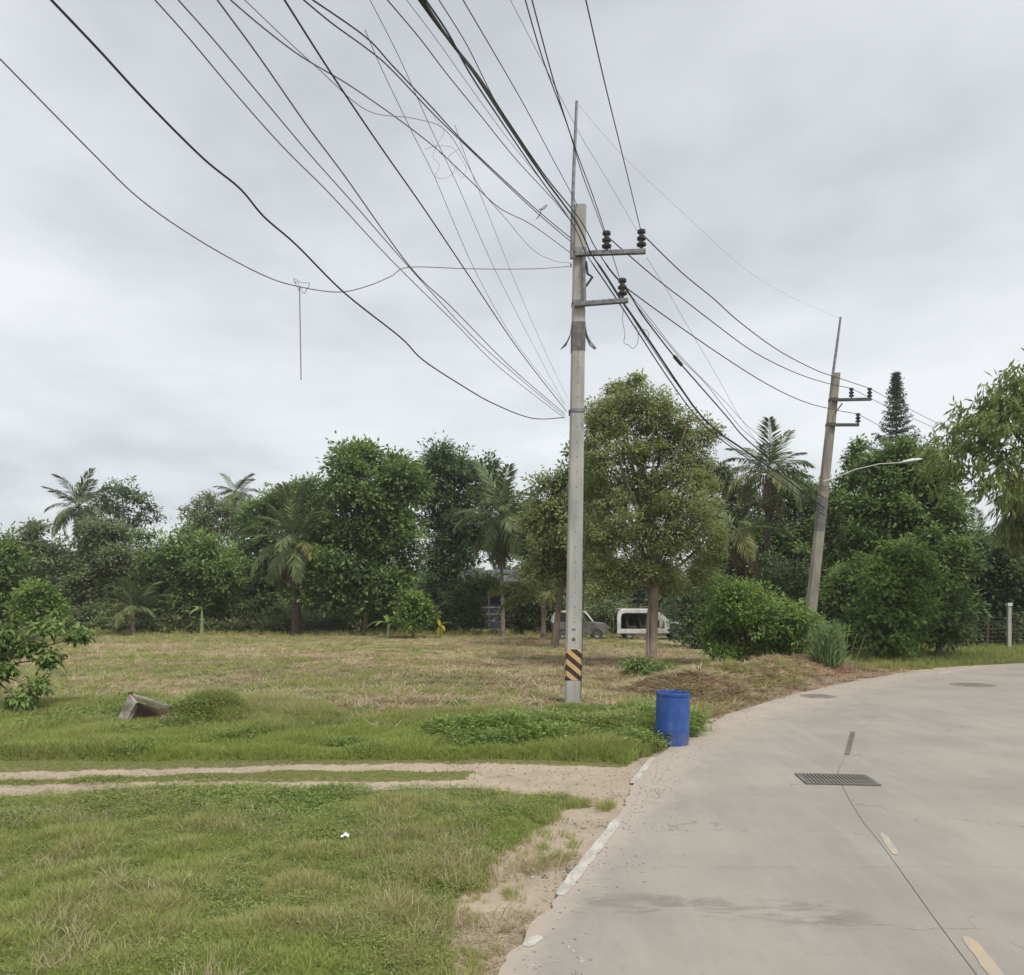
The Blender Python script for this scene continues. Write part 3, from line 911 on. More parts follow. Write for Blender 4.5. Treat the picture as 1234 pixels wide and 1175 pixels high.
FM = {}
def frond_set(key, mat, L, ll, wdt, nl=34):
    rng = np.random.default_rng(abs(hash(key)) % 1000 if False else len(FM) + 40)
    S = []
    for dr, hg in ((0.7, 0.2), (1.0, 0.4), (1.35, 0.6), (1.8, 0.9)):
        me = frond_mesh(L, dr, rng, ll=ll, hang=hg, wdt=wdt, nl=nl); me.materials.append(M[mat]); S.append(me)
    FM[key] = S
frond_set('green', 'frond', 3.0, 0.80, 0.07, 46)
frond_set('dry', 'frond_dry', 2.9, 0.75, 0.07, 26)
frond_set('yellow', 'frond_yellow', 3.0, 0.85, 0.085)

def palm(label, px, py_crown, Y, L, n, seed, px_base=None, r=0.16, dry=0, lean=None, trunk='palm_trunk', el_hi=80, el_lo=-35, yellow=0.1, name='palm_tree', group=None, skirt=False):
    rng = np.random.default_rng(seed)
    px_base = px if px_base is None else px_base
    bx = at(px_base, HY, Y)[0]; bz = gz(bx, Y) - 0.03
    t = empty(name, (bx, Y, bz), label=label, cat='palm tree', group=group)
    top = at(px, py_crown, Y) - np.array([bx, Y, bz])
    K = 9
    path = [np.array([top[0] * (k / K) ** 1.4, rng.normal(0, 0.02), top[2] * k / K]) for k in range(K + 1)]
    pts = []; rad = []
    for i in range(K * 4 + 1):
        u = i / 4; a_ = min(int(u), K - 1); f_ = u - a_
        pts.append(path[a_] * (1 - f_) + path[a_ + 1] * f_)
        rad.append(r * (1.25 - 0.45 * min(u / K * 3, 1)) * (1.06 if i % 2 else 0.95) * (1 + 0.35 * max(0, u / K - 0.9) * 10 * (1 if skirt else 0.2)))
    MB().tube(pts, rad, 8).build('trunk', M[trunk], t, smooth=True)
    for i in range(n):
        f_ = i / (n - 1)
        el = math.radians(el_hi + (el_lo - el_hi) * f_ ** 0.85 + rng.normal(0, 9))
        az = i * 2.39996 + rng.normal(0, 0.25)
        S = FM['yellow'] if rng.random() < yellow and f_ > 0.4 else FM['green']
        k = min(3, int(f_ * 3.2 + rng.uniform(0, 0.9)))
        o = link('frond', S[k], None, t)
        o.location = tuple(top + np.array([0, 0, 0.05]))
        o.rotation_euler = (rng.normal(0, 0.25), -el, az)
        s = L / 3.0 * rng.uniform(0.72, 1.1)
        o.scale = (s, s, s)
    for i in range(dry):
        o = link('frond', FM['dry'][3], None, t)
        o.location = tuple(top - np.array([0, 0, 0.15]))
        o.rotation_euler = (rng.normal(0, 0.2), math.radians(rng.uniform(45, 80)), i * 2.1 + rng.normal(0, .3))
        s = L / 3.0 * rng.uniform(0.7, 0.95); o.scale = (s, s, s)
        o['label'] = 'dry brown frond'
    return t

# ------------------------------------------------------------------ trees, far left to far right
tree('broadleaf_tree', 'bright green leafy tree cut off by the left edge of the view', 'tree', -30, 46,
     [(-22, 690, 50, 52), (-40, 725, 55, 45), (8, 695, 24, 42), (5, 735, 30, 30)], 'leaf_mid', 1, leaf=0.26)
tree('small_tree', 'small lime green tree standing at the far left rim of the field', 'tree', 45, 43,
     [(45, 718, 22, 16), (38, 736, 20, 16), (60, 735, 14, 12)], 'leaf_bright', 2, leaf=0.24, clump=0.45, r0=0.07)
tree('broadleaf_tree', 'round grey-green tree with a small knob on top below the leftmost palm', 'tree', 70, 60,
     [(45, 645, 13, 17), (70, 680, 35, 40), (40, 690, 28, 35), (75, 720, 40, 35)], 'leaf_grey', 3, leaf=0.30)
tree('broadleaf_tree', 'dull green broad tree under the open airy crown at left', 'tree', 125, 58,
     [(115, 670, 30, 35), (150, 690, 38, 42), (105, 710, 40, 38), (155, 725, 35, 30), (130, 645, 22, 20)], 'leaf_grey', 4, leaf=0.30)
palm('coconut palm rising over the trees at far left', 95, 612, 68, 3.4, 26, 5, dry=4, r=0.14)
tree('airy_tree', 'tall airy tree with sky between its clumps beside the leftmost palm', 'tree', 148, 72,
     [(128, 618, 24, 22), (142, 590, 18, 12), (160, 598, 14, 9), (172, 604, 12, 6), (176, 624, 13, 6), (150, 640, 14, 10), (163, 630, 9, 6), (140, 605, 20, 16), (178, 612, 7, 4)],
     'leaf_deep', 6, leaf=0.32, clump=0.5, dens=0.55, fill=0.1)
tree('broadleaf_tree', 'dark dense tree hunched low left of the thick palm', 'tree', 225, 54,
     [(205, 675, 38, 34), (245, 682, 38, 42), (190, 712, 32, 32), (268, 700, 30, 38), (225, 722, 40, 30)], 'leaf_mid', 7, leaf=0.30, clump=0.8)
tree('airy_tree', 'thin topped tree in front of the distant small palm', 'tree', 262, 74,
     [(250, 608, 20, 12), (232, 622, 18, 10), (275, 622, 35, 22), (262, 640, 40, 22), (240, 640, 20, 12)], 'leaf_grey', 8, leaf=0.30, clump=0.5, dens=0.75, fill=0.2)
palm('small distant palm poking above the treetops left of centre', 283, 594, 82, 2.7, 24, 9, r=0.12, el_lo=-55)
tree('broadleaf_tree', 'mid green tree behind the thick trunked palm', 'tree', 325, 61,
     [(312, 628, 32, 24), (345, 608, 32, 24), (375, 600, 26, 24), (325, 670, 42, 40), (298, 720, 34, 36), (375, 650, 30, 45), (340, 715, 40, 35)], 'leaf_mid', 10, leaf=0.30)
palm('thick trunked oil palm with arching fronds at the rim of the field', 357, 655, 50, 3.9, 36, 11, r=0.30, dry=6, trunk='bark_dark', el_lo=-30, yellow=0.12, skirt=True)
tree('broadleaf_tree', 'big round tree with large light green leaf clumps left of centre', 'tree', 440, 50.5,
     [(440, 598, 46, 46), (408, 636, 38, 42), (472, 606, 32, 46), (432, 676, 52, 46), (482, 665, 30, 46), (402, 715, 36, 34), (455, 715, 46, 34), (434, 556, 20, 18), (468, 566, 14, 16), (495, 590, 10, 20)],
     'leaf_mid', 12, leaf=0.36, clump=0.8, tint_var=0.5, droop=0.2)
tree('broadleaf_tree', 'dark blue-green broad tree behind the central coconut palm', 'tree', 550, 57,
     [(545, 572, 42, 36), (582, 588, 28, 34), (530, 618, 36, 40), (575, 632, 42, 42), (540, 668, 42, 34), (512, 590, 12, 20), (530, 715, 26, 30)], 'leaf_deep', 13, leaf=0.30, clump=0.75)
tree('broadleaf_tree', 'low dark tree filling the gap right of the central coconut palm', 'tree', 640, 60,
     [(640, 655, 30, 34), (625, 625, 20, 25), (665, 668, 35, 22)], 'leaf_deep', 14, leaf=0.30)
palm('slender trunked coconut palm in the middle of the tree line', 603, 622, 48.5, 3.6, 32, 15, px_base=606, r=0.13, dry=3, trunk='palm_trunk', el_lo=-62, yellow=0.35)
tree('broadleaf_tree', 'olive green tree half hidden behind the near concrete pole', 'tree', 668, 38,
     [(665, 612, 22, 34), (680, 585, 16, 18), (690, 640, 34, 45), (658, 655, 20, 30), (705, 600, 25, 30), (715, 665, 32, 32), (652, 690, 24, 24), (690, 690, 24, 20), (702, 565, 18, 24), (645, 630, 14, 22)], 'leaf_olive', 16, leaf=0.22, clump=0.5, bark='bark')

# the big roadside tree
def main_trunk(t, off, tops, rng):
    mb = MB()
    Yb = 27.5
    def q(px, py, dy=0): 
        v = at(px, py, Yb); v[1] += dy; return v - off
    main = [q(785, 806), q(785, 790), q(787, 760), q(788, 725), q(789, 695), q(787, 665), q(783, 635), q(778, 600), q(772, 565), q(768, 525)]
    mb.tube(main, [0.22, 0.175, 0.16, 0.155, 0.145, 0.13, 0.11, 0.09, 0.06, 0.03], 10)
    mb.tube([q(780, 806, -.2), q(779, 780, -.2), q(780, 750, -.1), q(784, 715)], [0.07, 0.06, 0.055, 0.04], 6)
    for path in ([(788, 690), (765, 650), (745, 625), (728, 590)], [(787, 670), (815, 640), (838, 605), (845, 575)], [(783, 640), (762, 605), (745, 570), (740, 535)],
                 [(780, 610), (800, 575), (815, 540), (822, 510)], [(776, 585), (795, 560), (800, 530), (790, 500)], [(788, 700), (822, 680), (845, 660), (858, 640)],
                 [(788, 705), (760, 685), (735, 678), (715, 665)], [(770, 560), (752, 530), (752, 505), (758, 485)], [(765, 650), (740, 650), (718, 635), (708, 612)]):
        dy = rng.uniform(-1.4, 1.4)
        pp = [q(p[0], p[1], dy * i / 3) for i, p in enumerate(path)]
        mb.tube(pp, [0.085, 0.06, 0.04, 0.015], 6, cap=False)
    for tp in tops:
        i = rng.integers(4, 9); p0 = main[i]
        mb.tube([p0, p0 * 0.5 + tp * 0.5 + np.array([0, 0, 0.15]), tp], [0.04, 0.025, 0.008], 4, cap=False)
    mb.build('trunk', M['bark_pale'], t, smooth=True)
tree('roadside_tree', 'tall olive green tree with a bare pale trunk right of the near pole', 'tree', 785, 27.5,
     [(757, 486, 30, 22), (800, 492, 22, 18), (722, 500, 18, 22), (852, 525, 12, 22), (710, 532, 10, 26), (733, 512, 26, 28), (778, 508, 28, 26), (808, 514, 24, 22), (832, 548, 26, 34), (722, 556, 22, 36), (752, 548, 26, 28), (790, 545, 22, 16), (815, 578, 26, 22), (770, 590, 38, 26), (730, 606, 34, 32),
      (822, 615, 38, 30), (848, 590, 18, 30), (712, 648, 26, 32), (750, 645, 32, 30), (800, 652, 36, 28), (846, 650, 24, 32), (728, 690, 24, 22), (800, 694, 34, 18), (766, 690, 26, 18), (850, 690, 18, 20), (745, 466, 9, 8), (765, 464, 8, 8),
      (716, 714, 16, 10), (745, 708, 16, 9), (812, 712, 20, 9), (700, 600, 10, 22), (866, 620, 8, 20), (868, 670, 8, 18)],
     'leaf_olive', 17, leaf=0.12, clump=0.26, dens=0.55, fill=0.5, depth=1.6, droop=0.4, trunk_path=main_trunk)
tree('broadleaf_tree', 'dark green tree between the roadside tree and the shaggy palm', 'tree', 890, 49,
     [(888, 640, 30, 40), (870, 590, 16, 24), (880, 690, 40, 35), (900, 600, 14, 18)], 'leaf_grey', 18, leaf=0.26)
palm('shaggy palm with brown hanging fronds right of the roadside tree', 926, 572, 44, 3.1, 20, 19, px_base=924, r=0.22, dry=14, trunk='bark_dark', el_lo=-10, yellow=0.2)
palm('smaller dark palm with dead fronds leaning towards the roadside tree', 888, 640, 42, 3.0, 14, 20, px_base=905, r=0.20, dry=12, trunk='bark_dark', el_hi=55, el_lo=-45, yellow=0.4)
tree('broadleaf_tree', 'mid green tree behind the leaning concrete pole', 'tree', 955, 46.5,
     [(960, 640, 38, 40), (985, 610, 28, 36), (930, 670, 35, 40), (975, 690, 40, 35), (955, 590, 14, 22)], 'leaf_mid', 21, leaf=0.26)
tree('slim_tree', 'narrow pointed tree just right of the leaning concrete pole', 'tree', 1008, 39,
     [(1031, 543, 5, 14), (1026, 562, 7, 15), (1019, 582, 10, 18), (1011, 610, 15, 25), (1006, 650, 22, 35), (1008, 695, 25, 35)], 'leaf_mid', 22, leaf=0.22, clump=0.32, r0=0.10)

def norfolk():
    rng = np.random.default_rng(23)
    Y = 56.0
    bx = at(1080, HY, Y)[0]
    t = empty('norfolk_pine', (bx, Y, gz(bx, Y) - 0.03), label='tall dark spire shaped conifer rising above the right hand trees', cat='conifer')
    top = at(1080, 452, Y)[2]
    MB().tube([(0, 0, 0), (0.05, 0, top * 0.5), (0, 0, top)], [0.2, 0.13, 0.02], 7).build('trunk', M['bark'], t, smooth=True)
    P, D, Nn, T = [], [], [], []
    z = top
    lvl = 0
    while z > top - 7.5:
        dz = top - z
        R = 0.16 + min(dz, 4.2) * 0.23 + max(0, dz - 4.2) * 0.75
        nb_ = 7
        for k in range(nb_):
            az = k * 2 * PI / nb_ + lvl * 0.5
            R_ = R * rng.uniform(0.8, 1.1)
            ns = int(18 + R_ * 60)
            tt = rng.random(ns)
            base = np.stack([np.cos(az) * R_ * tt, np.sin(az) * R_ * tt, z + 0.35 * R_ * tt ** 1.5 + 0 * tt], 1)
            d = rand_dirs(ns, rng) + np.array([math.cos(az), math.sin(az), 0.6]) * 0.7
            P.append(base + rng.normal(0, 0.06, (ns, 3))); D.append(d); Nn.append(rand_dirs(ns, rng)); T.append(rng.random(ns) * 0.8)
        z -= 0.24 + 0.06 * dz; lvl += 1
    P = np.concatenate(P); D = np.concatenate(D); Nn = np.concatenate(Nn); T = np.concatenate(T)
    V, Fc = leaf_arrays(P, D, Nn, rng.uniform(0.14, 0.26, len(P)), 0.07)
    link('crown', mesh_np('crown', V, Fc, tint=T), M['leaf_pine'], t)
norfolk()
tree('broadleaf_tree', 'tall mid green tree under the spire shaped conifer', 'tree', 1090, 37,
     [(1058, 585, 26, 32), (1092, 578, 34, 30), (1122, 588, 24, 26), (1070, 622, 44, 38), (1112, 630, 42, 42), (1048, 662, 34, 42), (1142, 655, 28, 32), (1080, 560, 30, 18), (1114, 568, 24, 20), (1055, 566, 16, 18), (1138, 604, 20, 24), (1038, 618, 24, 34), (1152, 625, 18, 26), (1030, 655, 24, 30)], 'leaf_mid', 24, leaf=0.22, clump=0.5, tint_var=0.45)
tree('broadleaf_bush', 'light green bush with broad glossy leaves at the outside of the bend', 'bush', 1070, 31.0,
     [(1058, 705, 30, 26), (1080, 735, 34, 24), (1050, 748, 22, 26), (1100, 700, 26, 22), (1076, 770, 30, 20), (1088, 672, 22, 18), (1110, 745, 20, 26)], 'leaf_bright', 25, leaf=0.24, clump=0.42, r0=0.08, stems=3, tint_var=0.6)
tree('broadleaf_bush', 'mid green bush right of the light green one, reaching towards the fence', 'bush', 1130, 33.5,
     [(1130, 722, 30, 36), (1142, 684, 28, 30), (1115, 668, 26, 24), (1130, 762, 30, 18), (1155, 740, 18, 26)], 'leaf_mid', 65, leaf=0.24, clump=0.5, r0=0.10, stems=3, tint_var=0.6)
tree('broadleaf_bush', 'dark green bush tucked behind the leaning pole foot and the reeds', 'bush', 1020, 34.0,
     [(1020, 715, 26, 34), (1000, 740, 22, 28), (1035, 690, 24, 26), (1025, 765, 28, 18)], 'leaf_mid', 66, leaf=0.22, clump=0.45, r0=0.08, stems=3, tint_var=0.5)
tree('broadleaf_tree', 'dense dark tree behind the wire fence at right', 'tree', 1185, 41,
     [(1172, 690, 36, 46), (1215, 690, 40, 46), (1190, 735, 46, 32), (1245, 715, 38, 50), (1225, 660, 25, 20)], 'leaf_deep', 26, leaf=0.24, clump=0.55)
palm('low palm showing through the gap above the fence', 1176, 655, 50, 2.6, 14, 27, r=0.14, el_hi=85, el_lo=0)

def bamboo():
    rng = np.random.default_rng(28)
    Y = 27.0
    bx = at(1345, HY, Y)[0]
    t = empty('bamboo_clump', (bx, Y, gz(bx, Y) - 0.03), label='arching yellow-green bamboo leaning in from the right edge over the road', cat='bamboo')
    off = np.array([bx, Y, gz(bx, Y) - 0.03])
    P, D, Nn, T = [], [], [], []
    arcs = [[(1340, 600), (1290, 500), (1230, 478), (1180, 500), (1140, 545)], [(1340, 600), (1295, 505), (1235, 488), (1190, 512), (1150, 566), (1118, 560)],
            [(1340, 620), (1290, 540), (1230, 520), (1180, 535), (1140, 562)], [(1340, 620), (1285, 545), (1240, 540), (1200, 556), (1165, 590)],
            [(1340, 600), (1280, 470), (1240, 452), (1205, 470), (1180, 492)], [(1340, 600), (1290, 520), (1240, 505), (1205, 515), (1160, 530)],
            [(1340, 640), (1290, 580), (1245, 560), (1215, 575), (1195, 592)], [(1340, 600), (1300, 520), (1250, 475), (1215, 490), (1160, 508)]]
    for a_ in arcs:
        dy = rng.uniform(-1.2, 1.2)
        pts = [np.array([rng.normal(0, .3), rng.normal(0, .3), 0])]
        C3 = catmull([(p[0], p[1]) for p in a_], 12)
        for i, p in enumerate(C3):
            v = at(p[0], p[1], Y) - off; v[1] += dy * i / len(C3); pts.append(v)
        o = MB().tube(pts, list(np.linspace(0.05, 0.006, len(pts))), 5).build('culm', M['banana_stem'], t, smooth=True)
        A = np.array(pts[1:])
        n = 1000
        u = rng.uniform(0.12, 1, n) * (len(A) - 1.01); i = u.astype(int)
        base = A[i] + (A[i + 1] - A[i]) * (u - i)[:, None]
        # side twigs: leaves in small hanging fans
        grp = (u * 2.2).astype(int)
        offs = np.random.default_rng(int(dy * 1000) + 5000).normal(0, 1, (grp.max() + 1, 3)) * [0.42, 0.42, 0.26]
        base = base + offs[grp] + rng.normal(0, 0.10, (n, 3))
        P.append(base)
        d = rng.normal(0, 0.5, (n, 3)) + offs[grp] * 0.7; d[:, 2] -= rng.uniform(0.3, 1.2, n)
        D.append(d); Nn.append(rng.normal(0, 0.6, (n, 3)) + [0, -0.5, 0.7]); T.append(rng.random(n))
    P = np.concatenate(P); D = np.concatenate(D); Nn = np.concatenate(Nn); T = np.concatenate(T)
    V, Fc = leaf_arrays(P, D, Nn, rng.uniform(0.20, 0.42, len(P)), rng.uniform(0.06, 0.10, len(P)))
    link('foliage', mesh_np('foliage', V, Fc, tint=T), M['leaf_bamboo'], t)
bamboo()
tree('bamboo_tuft', 'yellow-green drooping bamboo tuft at the right edge below the arching bamboo', 'bamboo', 1240, 30,
     [(1222, 612, 18, 20), (1238, 595, 22, 22), (1245, 635, 32, 34), (1215, 645, 16, 18), (1262, 600, 30, 40)], 'leaf_bamboo', 29, leaf=0.42, clump=0.5, aspect=0.14, droop=1.6, flat=1.3, r0=0.06, stems=3, dens=2.0)
tree('roadside_bush', 'bright green bush beside the road between the roadside tree and the leaning pole', 'bush', 895, 28.5,
     [(876, 732, 30, 34), (862, 764, 18, 24), (905, 742, 32, 34), (945, 745, 30, 32), (900, 770, 40, 20), (866, 706, 14, 10), (968, 760, 18, 24), (872, 788, 16, 11), (895, 788, 22, 12), (925, 782, 24, 14), (955, 780, 20, 14)], 'leaf_bright', 30, leaf=0.17, clump=0.30, aspect=0.36, r0=0.05, stems=5, tint_var=0.45)
tree('roadside_bush', 'low dark bush at the foot of the roadside tree', 'bush', 778, 24.5,
     [(772, 806, 14, 12), (788, 812, 18, 12), (768, 820, 14, 8)], 'leaf_mid', 31, leaf=0.13, clump=0.22, r0=0.03, stems=3)
tree('small_tree', 'light green shrub growing beside the young banana plant', 'shrub', 497, 47,
     [(497, 728, 18, 14), (508, 742, 14, 12), (488, 746, 14, 12), (500, 752, 18, 10)], 'leaf_bright', 32, leaf=0.26, clump=0.42, r0=0.06)

tree('shade_bush', 'dark scrubby bush in shade between the coconut palm and the hatchback', 'bush', 645, 51, [(640, 718, 22, 26), (662, 735, 20, 24), (625, 742, 16, 20), (668, 700, 22, 18), (650, 690, 20, 12)], 'leaf_grey', 48, leaf=0.24, clump=0.45, r0=0.06, stems=3)
tree('shade_bush', 'low dark bush left of the coconut palm before the shed', 'bush', 565, 52, [(555, 725, 22, 16), (580, 705, 20, 14), (540, 745, 18, 14), (575, 748, 14, 10)], 'leaf_deep', 49, leaf=0.24, clump=0.45, r0=0.06, stems=3)
# sapling at the left edge in front of the field
def sapling():
    rng = np.random.default_rng(33)
    Y = 16.2
    bx = at(-30, HY, Y)[0]
    off = np.array([bx, Y, gz(bx, Y) - 0.02])
    t = empty('sapling', tuple(off), label='broad leaved young tree reaching in from the left edge near the track', cat='tree')
    mb = MB()
    spots = [(6, 768, 17, 14), (50, 762, 18, 7), (82, 768, 11, 6), (8, 812, 15, 13), (58, 795, 10, 13), (46, 828, 9, 8), (25, 785, 10, 8), (-30, 790, 30, 40), (35, 842, 8, 5)]
    L = px_lobes(spots, Y, rng)
    root = np.array([0, 0, 0.0])
    fork = at(-25, 815, Y) - off
    mb.tube([root, fork * 0.5 + root * 0.5, fork], [0.05, 0.04, 0.035], 7)
    for c, r in L:
        c = c - off
        mb.tube([fork, fork * 0.5 + c * 0.5 + np.array([0, 0, 0.10]), c], [0.025, 0.018, 0.008], 5, cap=False)
    mb.build('trunk', M['bark'], t, smooth=True)
    V, Fc, T = crown_mesh(L, rng, leaf=0.17, dens=1.0, clump=0.19, droop=0.8, aspect=0.42, fill=0.3, tint_var=0.5)
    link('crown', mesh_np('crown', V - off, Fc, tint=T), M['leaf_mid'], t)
sapling()

# reeds, banana, yellow plant
def reeds():
    rng = np.random.default_rng(34)
    Y = 25.3
    bx = at(998, HY, Y)[0]; bz = gz(bx, Y)
    t = empty('reed_clump', (bx, Y, bz), label='upright clump of tall green reeds at the road edge below the leaning pole', cat='reeds')
    n = 2600
    P = np.stack([rng.normal(0, 0.15, n), rng.normal(0, 0.17, n), np.zeros(n)], 1)
    lean = P * [0.3, 0.3, 0]
    hts = rng.uniform(0.6, 1.65, n)
    k = rng.uniform(0.0, 1.0, n)
    P[:, 2] = hts * k * 0.8
    D = lean + rng.normal(0, 0.30, (n, 3)) * (0.5 + k[:, None]); D[:, 2] = rng.uniform(0.3, 1.1, n)
    V, Fc = leaf_arrays(P + lean * P[:, 2:3], D, rng.normal(0, 1, (n, 3)), rng.uniform(0.25, 0.55, n), rng.uniform(0.02, 0.04, n), 0.3)
    link('foliage', mesh_np('foliage', V, Fc, tint=rng.random(n)), M['leaf_reed'], t)
    mb = MB()
    for i in range(26):
        a_ = rng.normal(0, 0.2, 2)
        mb.tube([(a_[0], a_[1], 0), (a_[0] * 1.5, a_[1] * 1.5, rng.uniform(0.9, 1.4))], [0.012, 0.006], 4)
    mb.build('stalk', M['banana_stem'], t, kind='stuff')
reeds()

def big_leaf(Lh, Wd, droop):
    n = 8; V = []; Fc = []
    p = np.array([0., 0., 0.]); ang = 0.0
    for i in range(n + 1):
        t = i / n
        wv = Wd * math.sin(PI * min(0.06 + t * 0.94, 1)) ** 0.7 * 0.5
        V += [(p[0], -wv, p[2] + wv * 0.25), (p[0], 0, p[2]), (p[0], wv, p[2] + wv * 0.25)]
        p = p + np.array([math.cos(ang), 0, math.sin(ang)]) * Lh / n; ang -= droop / n * 1.5
    for i in range(n):
        for k in range(2):
            Fc.append((i * 3 + k, i * 3 + k + 1, i * 3 + k + 4, i * 3 + k + 3))
    me = mesh_np('leaf', V, Fc, smooth=True)
    a_ = me.attributes.new('tint', 'FLOAT', 'FACE'); a_.data.foreach_set('value', [0.6] * len(Fc))
    return me
def banana(label, px, Y, h, mat, seed, spec):
    rng = np.random.default_rng(seed)
    bx = at(px, HY, Y)[0]
    t = empty('banana_plant', (bx, Y, gz(bx, Y) - 0.02), label=label, cat='banana plant')
    MB().tube([(0, 0, 0), (0.02, 0, h * 0.5), (0, 0, h)], [0.13, 0.10, 0.06], 8).build('stem', M['banana_stem'], t, smooth=True)
    me = big_leaf(1.35, 0.36, 0.9); me.materials.append(M[mat])
    for (az, el, s) in spec:
        o = link('leaf', me, None, t); o.location = (0, 0, h * rng.uniform(0.9, 1)); o.rotation_euler = (rng.normal(0, .2), -math.radians(el), math.radians(az)); o.scale = (s, s, s)
banana('young banana plant with pale flat leaves in front of the big clumped tree', 468, 46.8, 0.95, 'banana_leaf', 35, [(175, 20, 1.1), (10, 35, 0.95), (120, 60, 0.8), (230, 25, 0.8), (-40, 50, .8)])
banana('small yellow leaved plant right of the light green shrub', 530, 46.8, 0.75, 'leaf_yellow', 36, [(20, 50, 0.6), (-60, 10, .6), (-90, -50, .7), (120, 70, .6), (200, -40, .6), (-30, -60, .6)])
banana('banana plant with pale stem in shade below the dark dense tree', 243, 50.5, 1.7, 'banana_leaf', 37, [(175, 30, .9), (10, 60, 0.8), (-90, 40, 0.8), (220, 0, .7)])

palm('young stemless palm at the foot of the trees at far left', 160, 738, 50.5, 2.6, 16, 62, r=0.18, el_hi=80, el_lo=15, yellow=0.3)
palm('young stemless palm left of the near pole under the olive tree', 655, 722, 44, 3.0, 14, 63, r=0.16, el_hi=75, el_lo=20, yellow=0.3)
# undergrowth below the tree line and the distant woods
def mass(name, label, rows, mat, seed, leaf, clump, dens=0.8):
    rng = np.random.default_rng(seed)
    L = []
    for (x0, x1, Y, hgt, step, wv) in rows:
        px = x0
        while px < x1:
            hh = hgt * rng.uniform(0.55, 1.15)
            c = np.array([(px - CX) / F * Y, Y + rng.uniform(-1, 1), hh * 0.35])
            L.append((c, (wv * rng.uniform(.7, 1.2), wv * 0.8, hh * 0.65)))
            px += step * rng.uniform(0.7, 1.3)
    V, Fc, T = crown_mesh(L, rng, leaf=leaf, clump=clump, dens=dens, fill=0.2)
    N_TRI[0] += len(Fc) * 2
    o = link(name, mesh_np(name, V, Fc, tint=T * 0.9), M[mat])
    return tag(o, label=label, cat='undergrowth', kind='stuff')
mass('undergrowth', 'dark tangled undergrowth below the trees along the field', [(-80, 560, 55, 2.0, 22, 1.1), (620, 860, 52, 2.2, 22, 1.1), (-80, 420, 52.5, 0.9, 26, 0.8)], 'leaf_grey', 40, 0.28, 0.55)
mass('roadside_undergrowth', 'low scrub filling the ground behind the bend of the road', [(930, 1260, 43, 4.6, 22, 1.2), (830, 1000, 38, 3.2, 22, 1.0), (1150, 1250, 39.5, 1.6, 20, .8)], 'leaf_deep', 41, 0.24, 0.5)
mass('far_woods', 'far off woods seen as a low green line behind the trees', [(-700, 1900, 98, 8.0, 30, 3.6), (-500, 1700, 84, 5.5, 30, 3.0)], 'leaf_deep', 42, 0.7, 1.4, 1.0)

# ------------------------------------------------------------------ utility poles
def pole_bar(mb, a, b, w0, w1, ch=0.03):
    """tapered square pole with chamfered corners between two points"""
    a, b = np.array(a, float), np.array(b, float)
    V = []; K = 12
    for i in range(K + 1):
        t = i / K; c = a * (1 - t) + b * t; w_ = (w0 * (1 - t) + w1 * t) / 2; e2 = w_ - ch
        for (x, y) in ((e2, -w_), (w_, -e2), (w_, e2), (e2, w_), (-e2, w_), (-w_, e2), (-w_, -e2), (-e2, -w_)):
            V.append((c[0] + x, c[1] + y, c[2]))
    Fc = [(i * 8 + j, i * 8 + (j + 1) % 8, (i + 1) * 8 + (j + 1) % 8, (i + 1) * 8 + j) for i in range(K) for j in range(8)]
    Fc += [tuple(reversed(range(8))), tuple(range(K * 8, K * 8 + 8))]
    mb.add(V, Fc)

def insulator(parent, p, s=1.0):
    prof = [(0.0, 0), (0.03, 0), (0.03, 0.05), (0.085, 0.06), (0.09, 0.09), (0.045, 0.12), (0.045, 0.15), (0.080, 0.165), (0.085, 0.20), (0.045, 0.23), (0.045, 0.27), (0.075, 0.285), (0.075, 0.33), (0.04, 0.35), (0.0, 0.355)]
    o = MB().lathe([(r * s, z * s) for r, z in prof], 14).build('insulator', M['insulator'], parent, smooth=True)
    o.location = tuple(p)
    return o

YP = 17.8
pb = at(690, 853, YP); pt = at(699, 249, YP)
base = np.array([pb[0], YP, gz(pb[0], YP) - 0.05])
pole = empty('utility_pole', tuple(base), label='near tall concrete utility pole with yellow and black striped band near its foot', cat='utility pole', group='concrete utility poles')
def P1(px, py, Y=YP): return at(px, py, Y) - base
mb = MB(); pole_bar(mb, (0, 0, 0), P1(699, 249), 0.35, 0.265)
shaft = mb.build('shaft', M['concrete_pole'], pole)
def axis_at(z):                      # centre of the shaft at height z above the base
    tp = P1(699, 249); return np.array([tp[0] * z / tp[2], 0, z])
def w_at(z): return 0.35 + (0.265 - 0.35) * z / P1(699, 249)[2]
def sleeve(parent, name, mat, z0, z1, ex, axf, wf):
    mb = MB(); pole_bar(mb, axf(z0), axf(z1), wf(z0) + ex, wf(z1) + ex); return mb.build(name, mat, parent)
zb0, zb1 = P1(0, 819)[2], P1(0, 782)[2]
sleeve(pole, 'striped_band', M['stripes'], zb0, zb1, 0.012, axis_at, w_at)
zc0, zc1 = P1(0, 424)[2], P1(0, 390)[2]
sleeve(pole, 'collar', M['concrete_band'], zc0, zc1, 0.02, axis_at, w_at)
sleeve(pole, 'steel_strap', M['steel'], P1(0, 498)[2], P1(0, 494)[2], 0.03, axis_at, w_at)
sleeve(pole, 'steel_strap', M['steel'], P1(0, 306)[2], P1(0, 301)[2], 0.03, axis_at, w_at)
sleeve(pole, 'steel_strap', M['steel'], P1(0, 368)[2], P1(0, 364)[2], 0.03, axis_at, w_at)
